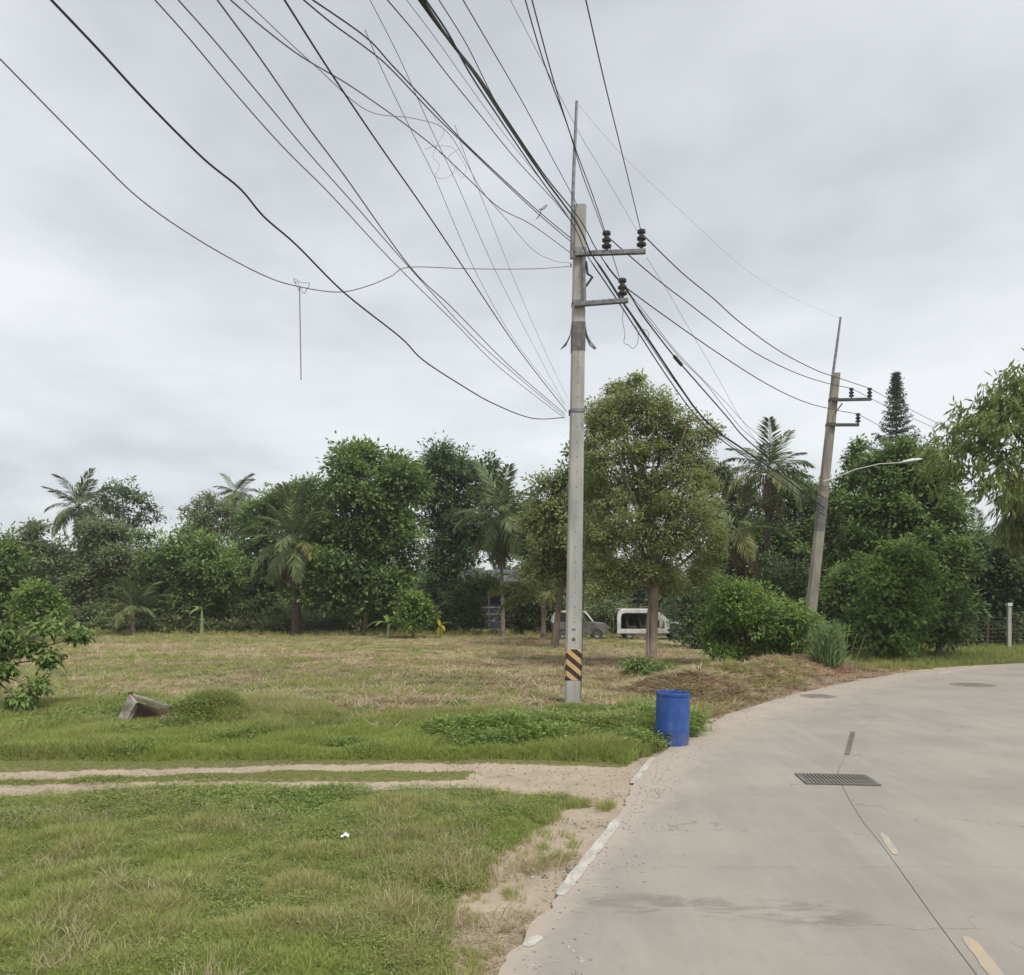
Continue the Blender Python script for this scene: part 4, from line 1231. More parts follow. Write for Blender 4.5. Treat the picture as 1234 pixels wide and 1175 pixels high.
for (py, dy) in ((770, 0.035), (758, 0.02)):
    z_ = P1(0, py)[2]; a_ = axis_at(z_)
    MB().box((a_[0] - 0.01, -w_at(z_) / 2 - 0.004, z_), (0.07 if py == 770 else 0.08, 0.006, dy * 2)).build('sticker', M['sticker'] if py == 770 else M['steel'], pole)
# a column of dark discs painted as shaded bolt holes up the front face
mbh = MB()
for k in range(26):
    z_ = 1.9 + k * 0.33; a_ = axis_at(z_)
    if z_ > 10.8: break
    mbh.tube([(a_[0], -w_at(z_) / 2 - 0.003, z_), (a_[0], -w_at(z_) / 2 + 0.02, z_)], 0.012, 8)
mbh.build('bolt_hole_disc', M['hole_shade'], pole, kind='stuff')
# cable fixings where the low and the high wires end
for (px, py) in ((686, 499), (688, 505), (686, 496), (690, 292), (689, 306), (688, 320), (695, 270)):
    p_ = P1(px, py, YP - .1)
    MB().lathe([(0, -0.035), (0.022, -0.035), (0.012, -0.012), (0.012, 0.012), (0.022, 0.035), (0, 0.035)], 8, tuple(p_)).build('wire_fixing', M['steel_dark'], pole, smooth=True)
MB().tube([P1(703, 505, YP - .2), P1(708, 512, YP - .2), P1(704, 700, YP - .19), P1(700, 842, YP - .19)], 0.008, 5).build('earth_cable', M['wire'], pole)
# flared guard below the crossarms
for s_ in (-1, 1):
    mb = MB()
    for k in range(5):
        a_ = axis_at(zc1 - 0.02); y_ = -0.10 + 0.05 * k
        w_ = w_at(zc1) / 2
        mb.tube([(a_[0] + s_ * w_, y_, a_[2]), (a_[0] + s_ * (w_ + 0.04), y_ * 1.1, a_[2] - 0.25), (a_[0] + s_ * (w_ + 0.12), y_ * 1.4, a_[2] - 0.42), (a_[0] + s_ * (w_ + 0.24), y_ * 1.8, a_[2] - 0.58 + 0.02 * k)], 0.007, 4)
    mb.build('flared_guard', M['steel'], pole)
rod = MB(); rod.tube([P1(689, 312, YP - .19), P1(690, 250, YP - .19), P1(692, 190, YP - .16), P1(695, 122, YP - .12)], [0.04, 0.04, 0.036, 0.032], 8)
rod.build('earth_rod', M['steel'], pole, smooth=True)
# crossarms run out to the right over the road edge
def arm(parent, base, a, b, th=0.10, name='crossarm', mat='steel'):
    return MB().bar(tuple(a), tuple(b), th, th).build(name, M[mat], parent, bevel=0.008)
YA = YP - 0.20
a1 = P1(694, 306, YA); b1 = P1(778, 303, YA - 0.10)
arm(pole, base, a1, b1)
a2 = P1(692, 367, YA); b2 = P1(757, 362, YA - 0.10)
arm(pole, base, a2, b2)
MB().tube([P1(706, 315, YA), P1(708, 330, YA), P1(714, 334, YA), P1(706, 345, YA)], 0.03, 5).build('cable_clamp', M['steel_dark'], pole)
MB().bar(tuple(P1(703, 300, YA)), tuple(P1(705, 368, YA)), 0.06).build('brace', M['steel'], pole)
INS = {}
for key, px, py in (('i1', 731, 303), ('i2', 773, 301), ('i3', 750, 360)):
    yy = YA - 0.06
    insulator(pole, P1(px, py - 1, yy), 1.22)
    INS[key] = (px, py - 20, yy)

YQ = 31.2
qb = at(971, 794, YQ)
base2 = np.array([qb[0], YQ, gz(qb[0], YQ) - 0.05])
pole2 = empty('utility_pole', tuple(base2), label='farther weathered concrete utility pole leaning right beside the bend', cat='utility pole', group='concrete utility poles')
def P2(px, py, Y=YQ): return at(px, py, Y) - base2
mb = MB(); pole_bar(mb, (0, 0, 0), P2(1007.5, 450), 0.37, 0.27)
mb.build('shaft', M['concrete_old'], pole2)
def axis2(z): tp = P2(1007.5, 450); return np.array([tp[0] * z / tp[2], 0, z])
def w2(z): return 0.37 - 0.10 * z / P2(1007.5, 450)[2]
sleeve(pole2, 'collar', M['concrete_band'], P2(0, 640)[2], P2(0, 600)[2], 0.02, axis2, w2)
sleeve(pole2, 'steel_strap', M['steel_dark'], P2(0, 484)[2], P2(0, 480)[2], 0.03, axis2, w2)
sleeve(pole2, 'steel_strap', M['steel_dark'], P2(0, 514)[2], P2(0, 510)[2], 0.03, axis2, w2)
MB().tube([P2(1003, 455, YQ - .2), P2(1008, 420, YQ - .2), P2(1013, 382, YQ - .2)], [0.055, 0.05, 0.04], 7).build('earth_rod', M['steel'], pole2, smooth=True)
YB = YQ - 0.24
arm(pole2, base2, P2(1004, 482, YB), P2(1050, 481, YB), 0.11, mat='steel_dark')
arm(pole2, base2, P2(1001, 512, YB), P2(1035, 512, YB), 0.11, mat='steel_dark')
MB().tube([P2(1006, 498, YB), P2(1015, 486, YB)], 0.025, 4).build('brace', M['steel_dark'], pole2)
for px, py in ((1026, 480), (1048, 480), (1034, 510.5)):
    insulator(pole2, P2(px, py, YB), 1.15)
# street lamp on a long arm from the leaning pole
lamp = MB()
lamp.tube([P2(992, 580, YB), P2(1004, 577, YB - 0.1), P2(1030, 566, YB - 0.3), P2(1060, 559, YB - 0.6), P2(1088, 557.5, YB - 0.8)], [0.024, 0.024, 0.022, 0.02, 0.02], 6)
lamp_arm = lamp.build('lamp_arm', M['lamp_white'], pole2, smooth=True)
def lamp_head():
    a_ = P2(1086, 557.5, YB - .8); b_ = P2(1111, 553.5, YB - 1.0)
    mb = MB(); d = b_ - a_
    V = []
    for (t, hw, hh) in ((0, 0.05, 0.04), (0.15, 0.09, 0.07), (0.5, 0.13, 0.10), (0.85, 0.11, 0.07), (1, 0.05, 0.03)):
        c = a_ + d * t
        for k in range(10):
            an = 2 * PI * k / 10
            V.append((c[0], c[1] + hw * math.cos(an), c[2] + hh * (math.sin(an) if math.sin(an) > 0 else 0.45 * math.sin(an))))
    Fc = [(i * 10 + j, i * 10 + (j + 1) % 10, (i + 1) * 10 + (j + 1) % 10, (i + 1) * 10 + j) for i in range(4) for j in range(10)] + [tuple(range(10)), tuple(range(40, 50))]
    mb.add(V, Fc); mb.build('lamp_head', M['lamp_white'], lamp_arm, smooth=True)
lamp_head()

# ------------------------------------------------------------------ wires
def trace(pts, Ha, Hb=None, Yb=YP, Ya=None):
    """a hanging wire: a straight run in plan from the first traced point (height Ha) to the last (distance Yb);
    its height along the run follows the traced sag"""
    P = np.array(pts, float)
    x0, y0 = P[0]; x1, y1 = P[-1]
    Y0 = Ya if Ya else F * (Ha - CH) / (HY - y0)
    X0 = (x0 - CX) / F * Y0; X1 = (x1 - CX) / F * Yb
    d = np.r_[0, np.cumsum(np.linalg.norm(np.diff(P, axis=0), axis=1))]
    # smooth the traced line
    C = catmull(P, 6)
    out_ = []
    for (px, py) in C:
        a_ = (px - CX) / F
        den = (X1 - X0) - a_ * (Yb - Y0)
        t = (a_ * Y0 - X0) / den if abs(den) > 1e-6 else 0
        t = min(max(t, 0), 1)
        Yv = Y0 + t * (Yb - Y0)
        out_.append(np.array([X0 + t * (X1 - X0), Yv, CH + (HY - py) / F * Yv]))
    # drop points that double back
    res = [out_[0]]; sgn = np.sign(Yb - Y0)
    for p in out_[1:]:
        if (p[1] - res[-1][1]) * sgn > 0.02: res.append(p)
    return res
def extend(pts, n=12.0, rise=0.04):
    """carry the wire on past the view, towards the pole behind the camera"""
    p = pts[0]; d = p - pts[min(3, len(pts) - 1)]
    d[2] = 0
    L = np.linalg.norm(d)
    if L < 1e-6: return pts
    d = d / L
    slope = np.clip((pts[0][2] - pts[3][2]) / L, -0.05, 0.12)
    ex = [p + d * s_ + np.array([0, 0, slope * s_ + rise * s_ * s_ / n]) for s_ in (n, n * 0.66, n * 0.33)]
    return ex + pts
WG = 'overhead wires strung to the near pole'
def wire(label, pts, Ha, r=0.010, mat='wire', Yb=YP, ext=True, Ya=None, group=WG, name='overhead_wire', cat='wire'):
    W = trace(pts, Ha, Yb=Yb, Ya=Ya)
    if ext: W = extend(W)
    o = MB().tube(W, r * (0.72 if mat == 'wire' else 0.58) * (1.0 if ext else 1.25), 5).build(name, M[mat], None, smooth=True)
    tag(o, label=label, cat=cat, group=group)
    return W
WA = wire('lowest wire looping deeply across the left sky with a thread hanging off it', [(0, 71), (108, 181), (170, 241), (244, 292), (318, 332), (363, 346), (408, 352), (442, 345), (471, 333), (493, 322), (567, 324), (641, 324), (686, 321)], 7.2, 0.013, 'wire_grey')
wire('dark wavy cable crossing the left sky down to the middle of the near pole', [(62, 0), (119, 60), (176, 122), (244, 190), (289, 227), (318, 261), (357, 295), (414, 352), (482, 406), (510, 434), (562, 468), (596, 487), (641, 504), (681, 503)], 6.2, 0.013, 'wire')
wire('pale wire, leftmost of the three that meet low on the near pole', [(187, 0), (227, 45), (284, 113), (340, 176), (397, 233), (454, 295), (493, 335), (545, 386), (601, 442), (679, 503)], 6.2, 0.009, 'wire_grey')
wire('middle wire of the three that meet low on the near pole', [(215, 0), (255, 45), (312, 113), (369, 181), (425, 244), (493, 322), (567, 403), (624, 454), (680, 501)], 6.2, 0.009, 'wire_grey')
wire('doubled pale wire just right of the two thin ones reaching low on the near pole', [(262, 0), (312, 68), (369, 150), (414, 210), (493, 320), (545, 371), (613, 440), (681, 499)], 6.3, 0.011, 'wire_grey')
wire('single dark wire crossing straight down to the strap low on the near pole', [(343, 0), (397, 85), (454, 170), (510, 250), (567, 335), (624, 420), (683, 496)], 6.3, 0.010, 'wire')
wire('long sagging bundle reaching the near pole just below the crossarm', [(278, 0), (318, 34), (363, 68), (420, 102), (482, 145), (528, 181), (567, 218), (601, 250), (641, 271), (689, 306)], 8.0, 0.014, 'wire_grey')
wire('loose pale wire drooping beside the sagging bundle', [(295, 0), (340, 43), (386, 85), (442, 133), (500, 143), (540, 160), (579, 227), (609, 263), (641, 300), (667, 314), (688, 317)], 8.0, 0.008, 'wire_grey')
wire('dark cable above the long sagging bundle, upper of a close pair', [(377, 0), (440, 44), (472, 78), (521, 130), (553, 165), (602, 212), (647, 253), (689, 288)], 8.6, 0.013, 'wire')
wire('dark cable of the close pair, the lower of the two', [(366, 0), (400, 28), (440, 57), (469, 81), (521, 136), (560, 174), (610, 222), (650, 259), (689, 292)], 8.6, 0.012, 'wire')
wire('steep dark wire right of the close pair', [(467, 0), (505, 45), (537, 87), (579, 139), (621, 191), (667, 241), (692, 272)], 8.9, 0.010, 'wire')
wire('pale thin wire beside the thickest bundle', [(490, 0), (527, 49), (563, 100), (608, 162), (647, 211), (692, 268)], 8.9, 0.007, 'wire_grey')
wire('wire running close along the right side of the thickest bundle', [(529, 0), (562, 53), (592, 113), (621, 165), (664, 227), (697, 268)], 9.2, 0.009, 'wire')
wire('straight dark wire ending at the top of the near pole', [(558, 0), (624, 113), (660, 180), (692, 240), (697, 252)], 9.4, 0.010, 'wire')
wire('dark wire, left of the pair ending at the inner insulator', [(633, 0), (654, 71), (683, 149), (700, 205), (714, 243), (729, 283)], 9.2, 0.011, 'wire', Yb=YA - .06)
wire('dark wire, right of the pair passing the inner insulator to the lower one', [(641, 0), (667, 97), (692, 175), (716, 240), (735, 298), (749, 343)], 9.0, 0.011, 'wire', Yb=YA - .06)
wire('rightmost dark wire dropping steeply to the outer insulator', [(706, 0), (728, 97), (748, 178), (773, 281)], 9.4, 0.012, 'wire', Yb=YA - .06)
wire('faint thin wire slanting past the tip of the rod to the outer insulator', [(615, 0), (654, 75), (699, 162), (732, 217), (771, 284)], 9.4, 0.006, 'wire_grey')
wire('hair thin wire, left of two steep ones in the middle sky', [(446, 0), (482, 71), (518, 152), (550, 220), (596, 324), (650, 430), (680, 486)], 6.6, 0.005, 'wire_grey')
wire('hair thin wire, right of two steep ones in the middle sky', [(440, 36), (459, 81), (498, 162), (524, 214), (570, 321), (620, 410), (683, 490)], 6.6, 0.004, 'wire_grey', ext=False)
wire('hair thin wire from the tangle down to the near pole', [(548, 150), (563, 194), (590, 262), (625, 350), (660, 430), (684, 480)], 7.2, 0.004, 'wire_pale', ext=False)

# the thickest bundle runs past the near pole to the next one
def two_part(label, a_pts, Ha, Ymid, b_pts, r, mat='wire', Yend=None, group='cable bundles passing the near pole'):
    A = extend(trace(a_pts, Ha, Yb=Ymid)); B = trace(b_pts, None, Yb=Yend or YQ - .3, Ya=Ymid)
    o = MB().tube(A + B[1:], [r * (0.85 if p[1] < YP else 1.35) for p in A + B[1:]], 6).build('cable_bundle', M[mat], None, smooth=True)
    tag(o, label=label, cat='cable', group=group); return A + B[1:]
END = (993, 612)
B1 = two_part('thickest black cable bundle crossing in front of the near pole', [(509, 0), (537, 42), (570, 86), (608, 144), (654, 212), (694, 267), (711, 304)], 7.8, YP - 0.3,
         [(711, 304), (730, 332), (749, 362), (776, 401), (812, 455), (840, 495), (865, 520), (898, 543), (940, 572), END], 0.020)
B2 = two_part('black cable just above the thickest bundle, sharing its route', [(505, 0), (533, 38), (575, 90), (612, 146), (657, 212), (697, 262), (716, 296)], 7.8, YP - 0.34,
         [(716, 296), (735, 325), (756, 350), (773, 378), (794, 406), (813, 430), (840, 461), (875, 501), (898, 528), (940, 562), (993, 600)], 0.014)
B3 = two_part('black cable close under the thickest bundle, sharing its route', [(513, 0), (540, 40), (566, 88), (604, 146), (650, 214), (690, 270), (706, 306)], 7.8, YP - 0.26,
         [(706, 306), (728, 338), (748, 368), (770, 402), (800, 448), (835, 497), (862, 524), (893, 547), (940, 580), (992, 620)], 0.012)
wire('thin cable from the lower insulator along the upper side of the bundle', [(751, 345), (775, 378), (800, 408), (822, 434), (850, 462), (880, 500), (900, 522), (945, 556), (994, 592)], None, 0.009, 'wire', Yb=YQ - .3, Ya=YA - .05, ext=False, group='wires from the near pole to the leaning pole')
G2 = 'wires from the near pole to the leaning pole'
wire('cable on the underside of the bundle right of the near pole', [(749, 362), (772, 398), (803, 445), (838, 492), (870, 526), (900, 549), (945, 580), (992, 616)], None, 0.010, 'wire', Yb=YQ - .3, Ya=YP - .2, ext=False, group='wires from the near pole to the leaning pole')
wire('uppermost thin cable of the fan right of the near pole', [(757, 352), (785, 386), (812, 420), (842, 452), (872, 482), (902, 514), (950, 552), (994, 588)], None, 0.007, 'wire', Yb=YQ - .3, Ya=YP - .2, ext=False, group='wires from the near pole to the leaning pole')
wire('thin slanting wire from the outer insulator towards the shaggy palm', [(779, 310), (805, 352), (831, 397), (865, 455), (895, 508), (935, 560), (990, 606)], None, 0.006, 'wire_grey', Yb=YQ - .3, Ya=YA, ext=False, group=G2)
wire('top power line between the two poles, from the outer insulator', [(775, 283), (820, 327), (860, 360), (890, 387), (936, 421), (981, 445), (1012, 456), (1048, 468)], None, 0.015, 'wire', Yb=YB, Ya=YA - .06, ext=False, group=G2)
wire('middle power line between the two poles, from the inner insulator', [(733, 286), (790, 335), (825, 362), (860, 389), (905, 422), (951, 446), (990, 460), (1026, 468)], None, 0.015, 'wire', Yb=YB, Ya=YA - .06, ext=False, group=G2)
wire('bottom power line between the two poles, from the lower insulator', [(752, 345), (800, 380), (860, 422), (921, 461), (966, 483), (1002, 493), (1034, 499)], None, 0.015, 'wire', Yb=YB, Ya=YA - .06, ext=False, group=G2)
wire('faint earth wire running between the tips of the two pole rods', [(695, 124), (751, 188), (829, 262), (895, 322), (950, 356), (1013, 384)], None, 0.004, 'wire_pale', Yb=YB, Ya=YP - .12, ext=False, group=G2)
G3 = 'power lines leaving the leaning pole to the right'
wire('upper power line leaving the leaning pole past the conifer', [(1048, 468), (1072, 481), (1100, 495), (1136, 513), (1180, 533), (1230, 552)], None, 0.016, 'wire_grey', Yb=50, Ya=YB, ext=False, group=G3)
wire('second power line leaving the leaning pole past the conifer', [(1026, 468), (1069, 490), (1100, 504), (1130, 517), (1180, 538), (1230, 558)], None, 0.016, 'wire_grey', Yb=50, Ya=YB, ext=False, group=G3)
wire('lowest power line leaving the leaning pole into the trees', [(1034, 499), (1060, 513), (1090, 528), (1130, 546), (1180, 566)], None, 0.016, 'wire_grey', Yb=46, Ya=YB, ext=False, group=G3)

# thread hanging from the looping wire, tangles, twig
def near_on(W, px, py):
    best = min(W, key=lambda p: ((p[0] / p[1] * F + CX - px) ** 2 + (HY - (p[2] - CH) / p[1] * F - py) ** 2) if p[1] > 1 else 1e12)
    return best
hp = near_on(WA, 361, 345)
hx = (361 - CX) / F * hp[1]
tl = (457 - 345) / F * hp[1]
o = MB().tube([(hx, hp[1], hp[2]), (hx + 0.01, hp[1], hp[2] - tl * 0.5), (hx + 0.02, hp[1], hp[2] - tl)], 0.007, 4).build('hanging_thread', M['wire_grey'], None)
tag(o, label='short thread hanging straight down from the looping wire at left', cat='thread')
rng = np.random.default_rng(61)
kn = [(hx + rng.normal(0, .05), hp[1] + rng.normal(0, .04), hp[2] + rng.uniform(-.08, .1)) for _ in range(9)]
o = MB().tube([tuple(v) for v in np.c_[catmull(np.array(kn)[:, :2], 4), np.interp(np.linspace(0, 8, 33), range(9), np.array(kn)[:, 2])]], 0.004, 4).build('wire_knot', M['wire_grey'], None)
tag(o, label='small knot of twine where the thread hangs from the looping wire', cat='knot')
def loop_px(label, pts, Y, r=0.005, mat='wire_grey', name='loose_wire'):
    C = catmull(pts, 5)
    o = MB().tube([at(p[0], p[1], Y + 0.02 * math.sin(i)) for i, p in enumerate(C)], r, 4).build(name, M[mat], None, smooth=True)
    tag(o, label=label, cat='wire', group='loose ends tangled among the wires')
loop_px('loose wire end looping below the lower insulator', [(752, 372), (750, 384), (753, 402), (752, 413), (758, 416), (762, 420), (768, 414), (769, 403), (766, 392)], YA - 0.1, 0.006, 'wire')
loop_px('small curl of wire beside the bundle below the lower insulator', [(768, 402), (773, 397), (780, 399), (782, 406), (777, 410)], YP + 0.6, 0.006, 'wire')
loop_px('tangle of pale wire where the sagging bundle is tied, upper strand', [(523, 142), (535, 158), (528, 172), (522, 188), (530, 200), (524, 212), (536, 215), (548, 205), (540, 190), (556, 178)], 11.0, 0.003, 'wire_pale')
loop_px('tangle of pale wire where the sagging bundle is tied, lower strand', [(512, 180), (526, 176), (545, 178), (556, 192), (562, 204), (556, 214), (545, 196), (530, 184), (520, 168)], 10.6, 0.003, 'wire_pale')
loop_px('short twig caught on the wires left of the near pole', [(646, 264), (651, 258), (652, 252), (659, 247), (655, 252), (650, 252)], 15.8, 0.010, 'wire_grey', 'twig')
jb = near_on(B2, 813, 436)
jt = near_on(B2, 822, 441)
jd = unit(jt - jb)
o = MB().tube([jb - jd * 0.22, jb + jd * 0.22], 0.045, 8).build('splice_box', M['rubber'], None); tag(o, label='small black splice box on the cable bundle right of the near pole', cat='splice box')

# ------------------------------------------------------------------ blue drum
Yd = 13.5
dx = at(809.5, HY, Yd)[0]
drum = empty('plastic_drum', (dx, Yd, gz(dx, Yd) - 0.03), label='blue plastic drum standing at the road edge beside the weeds', cat='drum')
drum.rotation_euler = (math.radians(0.5), math.radians(1.2), 0.4)
R = 0.283
prof = [(0.0, 0.0), (R * 0.93, 0.0), (R * 0.97, 0.03), (R * 0.965, 0.09), (R * 0.985, 0.16), (R * 0.99, 0.28), (R * 1.004, 0.31), (R * 1.004, 0.34), (R * 0.99, 0.37), (R * 0.995, 0.58), (R * 1.004, 0.61),
        (R * 1.004, 0.64), (R * 0.99, 0.67), (R * 0.985, 0.80), (R * 0.965, 0.865), (R * 0.965, 0.885)]
d = MB().lathe(prof, 40).build('body', M['drum'], drum, smooth=True)
MB().lathe([(R * 0.962, 0.875), (R * 1.0, 0.88), (R * 1.02, 0.90), (R * 1.015, 0.925), (R * 0.98, 0.935), (R * 0.955, 0.92), (R * 0.95, 0.88), (R * 0.93, 0.40), (R * 0.9, 0.05), (0, 0.045)], 40).build('rim', M['drum'], drum, smooth=True)
MB().lathe([(0, 0.42), (R * .4, 0.44), (R * 0.91, 0.40)], 24).build('rubbish', M['rubber'], drum)

# ------------------------------------------------------------------ vehicles in the yard
def wheel(parent, x, y, r=0.31, wd=0.2):
    t = MB(); t.lathe([(r * 0.6, -wd / 2), (r * 0.95, -wd / 2), (r, -wd * 0.3), (r, wd * 0.3), (r * 0.95, wd / 2), (r * 0.6, wd / 2)], 20)
    o = t.build('wheel', M['rubber'], parent, smooth=True); o.rotation_euler = (PI / 2, 0, 0); o.location = (x, y, r)
    h = MB().lathe([(0.0, -wd * 0.32), (r * 0.55, -wd * 0.36), (r * 0.62, -wd * 0.45), (r * 0.62, wd * 0.45), (r * 0.55, wd * 0.36), (0, wd * 0.32)], 14).build('rim', M['steel'], o, smooth=True)
    return o
def shell(parent, name, mat, prof, wd, taper=0.0, zt=1e9):
    """body from a side outline (x, z) with the upper part drawn in"""
    def wy(z): return wd / 2 * (1 - taper * min(max((z - 0.9) / 0.7, 0), 1))
    n = len(prof)
    V = [(p[0], -wy(p[1]), p[1]) for p in prof] + [(p[0], wy(p[1]), p[1]) for p in prof]
    Fc = [tuple(range(n)), tuple(reversed(range(n, 2 * n)))] + [(i, i + n, (i + 1) % n + n, (i + 1) % n) for i in range(n)]
    return MB().add(V, Fc).build(name, mat, parent, bevel=0.03)
Yc = 46.5
# hatchback, half hidden by the near pole; nose to the right
x0 = at(664, HY, Yc)[0]
car = empty('parked_car', (x0, Yc, gz(x0 + 1.5, Yc)), label='white roofed hatchback with dark windows parked in shade behind the near pole', cat='car')
shell(car, 'body', M['car_grey'], [(0.10, 0.30), (0.02, 0.85), (0.06, 1.0), (2.15, 1.02), (3.05, 0.92), (3.22, 0.72), (3.22, 0.34), (2.9, 0.28), (0.4, 0.26)], 1.62)
shell(car, 'windows', M['glass_dark'], [(0.10, 1.0), (0.30, 1.36), (0.55, 1.53), (1.85, 1.55), (2.35, 1.03)], 1.50, 0.10)
shell(car, 'roof', M['car_white'], [(0.42, 1.50), (0.62, 1.60), (1.1, 1.66), (1.7, 1.66), (2.0, 1.58), (1.95, 1.52), (0.6, 1.52)], 1.46, 0.14)
for pts in ([(0.06, 0.95), (0.16, 1.30), (0.34, 1.50), (0.6, 1.61)], [(2.34, 1.02), (1.92, 1.58)]):
    for s_ in (-1, 1):
        MB().tube([(p[0], s_ * (0.80 - 0.09 * max(0, p[1] - 0.95) / 0.6), p[1]) for p in pts], 0.055, 6).build('pillar', M['car_white'], car, smooth=True)
for s_ in (-1, 1): MB().bar((1.2, s_ * 0.77, 1.0), (1.22, s_ * 0.72, 1.56), 0.06).build('pillar', M['car_grey'], car)
for x in (0.65, 2.6):
    for s_ in (-0.72, 0.72): wheel(car, x, s_)
MB().box((3.18, -0.52, 0.70), (0.08, 0.3, 0.14)).build('headlight', M['car_white'], car)
MB().box((3.18, 0.52, 0.70), (0.08, 0.3, 0.14)).build('headlight', M['car_white'], car)

# stripped white van: door frame with an empty dark opening, torn nose
x0 = at(741, HY, Yc)[0]
van = empty('wrecked_van', (x0, Yc, gz(x0 + 1.5, Yc)), label='stripped white van with a big dark side opening behind the roadside tree', cat='van')
def frame_side(y, thick):
    outer = [(0.02, 0.34), (0.02, 1.35), (0.10, 1.62), (0.32, 1.72), (2.05, 1.72), (2.55, 1.48), (3.0, 1.05), (3.0, 0.34)]
    inner = [(0.24, 0.60), (0.24, 1.28), (0.30, 1.45), (0.46, 1.50), (1.98, 1.50), (2.35, 1.36), (2.72, 1.0), (2.72, 0.60)]
    V = [(p[0], y - thick, p[1]) for p in outer] + [(p[0], y - thick, p[1]) for p in inner] + [(p[0], y + thick, p[1]) for p in outer] + [(p[0], y + thick, p[1]) for p in inner]
    n = 8; Fc = []
    for i in range(n):
        j = (i + 1) % n
        Fc += [(i, j, n + j, n + i), (2 * n + i, 3 * n + i, 3 * n + j, 2 * n + j), (i, 2 * n + i, 2 * n + j, j), (n + i, n + j, 3 * n + j, 3 * n + i)]
    return MB().add(V, Fc).build('side_frame', M['car_white'], van, bevel=0.02)
frame_side(-0.80, 0.04); frame_side(0.80, 0.04)
MB().box((1.1, 0, 1.715), (1.9, 1.6, 0.03)).build('roof', M['car_white'], van)
MB().box((1.5, 0, 0.38), (2.9, 1.5, 0.08)).build('floor_pan', M['rust'], van)
MB().box((0.06, 0, 0.95), (0.05, 1.5, 1.1)).build('rear_panel', M['glass_dark'], van)
MB().box((1.25, 0.70, 0.98), (2.2, 0.03, 1.0)).build('dark_backing', M['rubber'], van)  # dark sheet added to stand for the shaded interior
for x in (0.95, 1.7):
    st = MB(); st.box((x, -0.3, 0.62), (0.5, 0.5, 0.3)); st.bar((x - 0.25, -0.3, 0.6), (x - 0.36, -0.3, 1.25), 0.5, 0.14); st.build('seat', M['rubber'], van, bevel=0.03)
MB().tube([(2.2 + 0.2 * math.cos(a_) * .5, -0.3 + 0.2 * math.sin(a_), 1.05 + 0.17 * math.cos(a_)) for a_ in np.linspace(0, 2 * PI, 15)], 0.02, 5).build('steering_wheel', M['rubber'], van)
shell(van, 'nose', M['car_grey'], [(3.0, 0.36), (3.0, 1.15), (3.3, 1.12), (3.85, 0.92), (3.95, 0.62), (3.88, 0.40)], 1.5)
MB().box((3.72, -0.72, 0.80), (0.26, 0.10, 0.20)).build('headlight', M['car_white'], van, bevel=0.02)
MB().box((3.3, -0.77, 0.95), (0.5, 0.05, 0.14)).build('fender', M['car_white'], van)
for x in (0.75, 3.35):
    for s_ in (-0.70, 0.70): wheel(van, x, s_, 0.30)
x0 = at(836, HY, Yc - 1)[0]
o = MB().add([(-0.45, 0, 0.12), (0.0, 0.06, -0.02), (0.45, 0, 0.45), (0.12, -0.04, 1.05), (-0.15, -0.04, 0.72), (-0.42, 0.10, 0.2), (0.0, 0.16, 0.06), (0.42, 0.10, 0.47), (0.12, 0.06, 1.0), (-0.12, 0.06, 0.70)],
         [(0, 1, 2, 3, 4), (9, 8, 7, 6, 5), (0, 5, 6, 1), (1, 6, 7, 2), (2, 7, 8, 3), (3, 8, 9, 4), (4, 9, 5, 0)]).build('body_panel', M['car_white'], None, bevel=0.015)
o.location = (x0, Yc - 1, gz(x0, Yc - 1) + 0.02)
tag(o, label='torn white vehicle panel standing on its corner right of the stripped van', cat='scrap panel')

# ------------------------------------------------------------------ shed deep in the trees
Ys = 58.0
xs0, xs1 = at(560, HY, Ys)[0], at(705, HY, Ys)[0]
shed = empty('shed', ((xs0 + xs1) / 2, Ys + 1.5, gz(xs0, Ys)), label='dark blue shed with pale metal roof hidden under the trees behind the coconut palm', cat='shed')
hw = (xs1 - xs0) / 2
MB().box((0, 2.0, 1.5), (2 * hw - 0.2, 0.1, 3.0)).build('back_wall', M['blue_wall'], shed)
MB().box((hw * 0.3, -0.2, 1.1), (hw * 0.8, 0.1, 2.2)).build('wall', M['blue_wall'], shed)
MB().box((-hw * 0.6, -0.1, 0.9), (hw * 0.5, 0.1, 1.8)).build('wall', M['blue_wall'], shed)
rf = empty('roof', (0, 0, 0)); rf.parent = shed
ns = 16
for i in range(ns):
    x = -hw - 0.3 + (2 * hw + 0.6) * (i + .5) / ns
    wdt = (2 * hw + 0.6) / ns
    mb = MB(); V = [(x - wdt / 2, -1.2, 3.55), (x - wdt * .2, -1.2, 3.60), (x + wdt * .2, -1.2, 3.60), (x + wdt / 2 - .01, -1.2, 3.55), (x - wdt / 2, 2.6, 4.4), (x - wdt * .2, 2.6, 4.45), (x + wdt * .2, 2.6, 4.45), (x + wdt / 2 - .01, 2.6, 4.4)]
    mb.add(V, [(0, 1, 5, 4), (1, 2, 6, 5), (2, 3, 7, 6)]); mb.build('roof_sheet', M['roof_metal'], rf)
MB().box((0, -1.22, 3.53), (2 * hw + 0.6, 0.05, 0.14)).build('fascia', M['roof_metal'], shed)
for i in range(6):
    x = -hw + 2 * hw * i / 5
    MB().box((x, -1.05, 1.75), (0.12, 0.12, 3.5)).build('post', M['bark'], shed)
for i in range(3):
    MB().box((-hw * 0.95 + 0.8, -1.1, 0.6 + 0.5 * i), (hw * 0.85, 0.04, 0.09)).build('rail', M['wood_old'], shed)

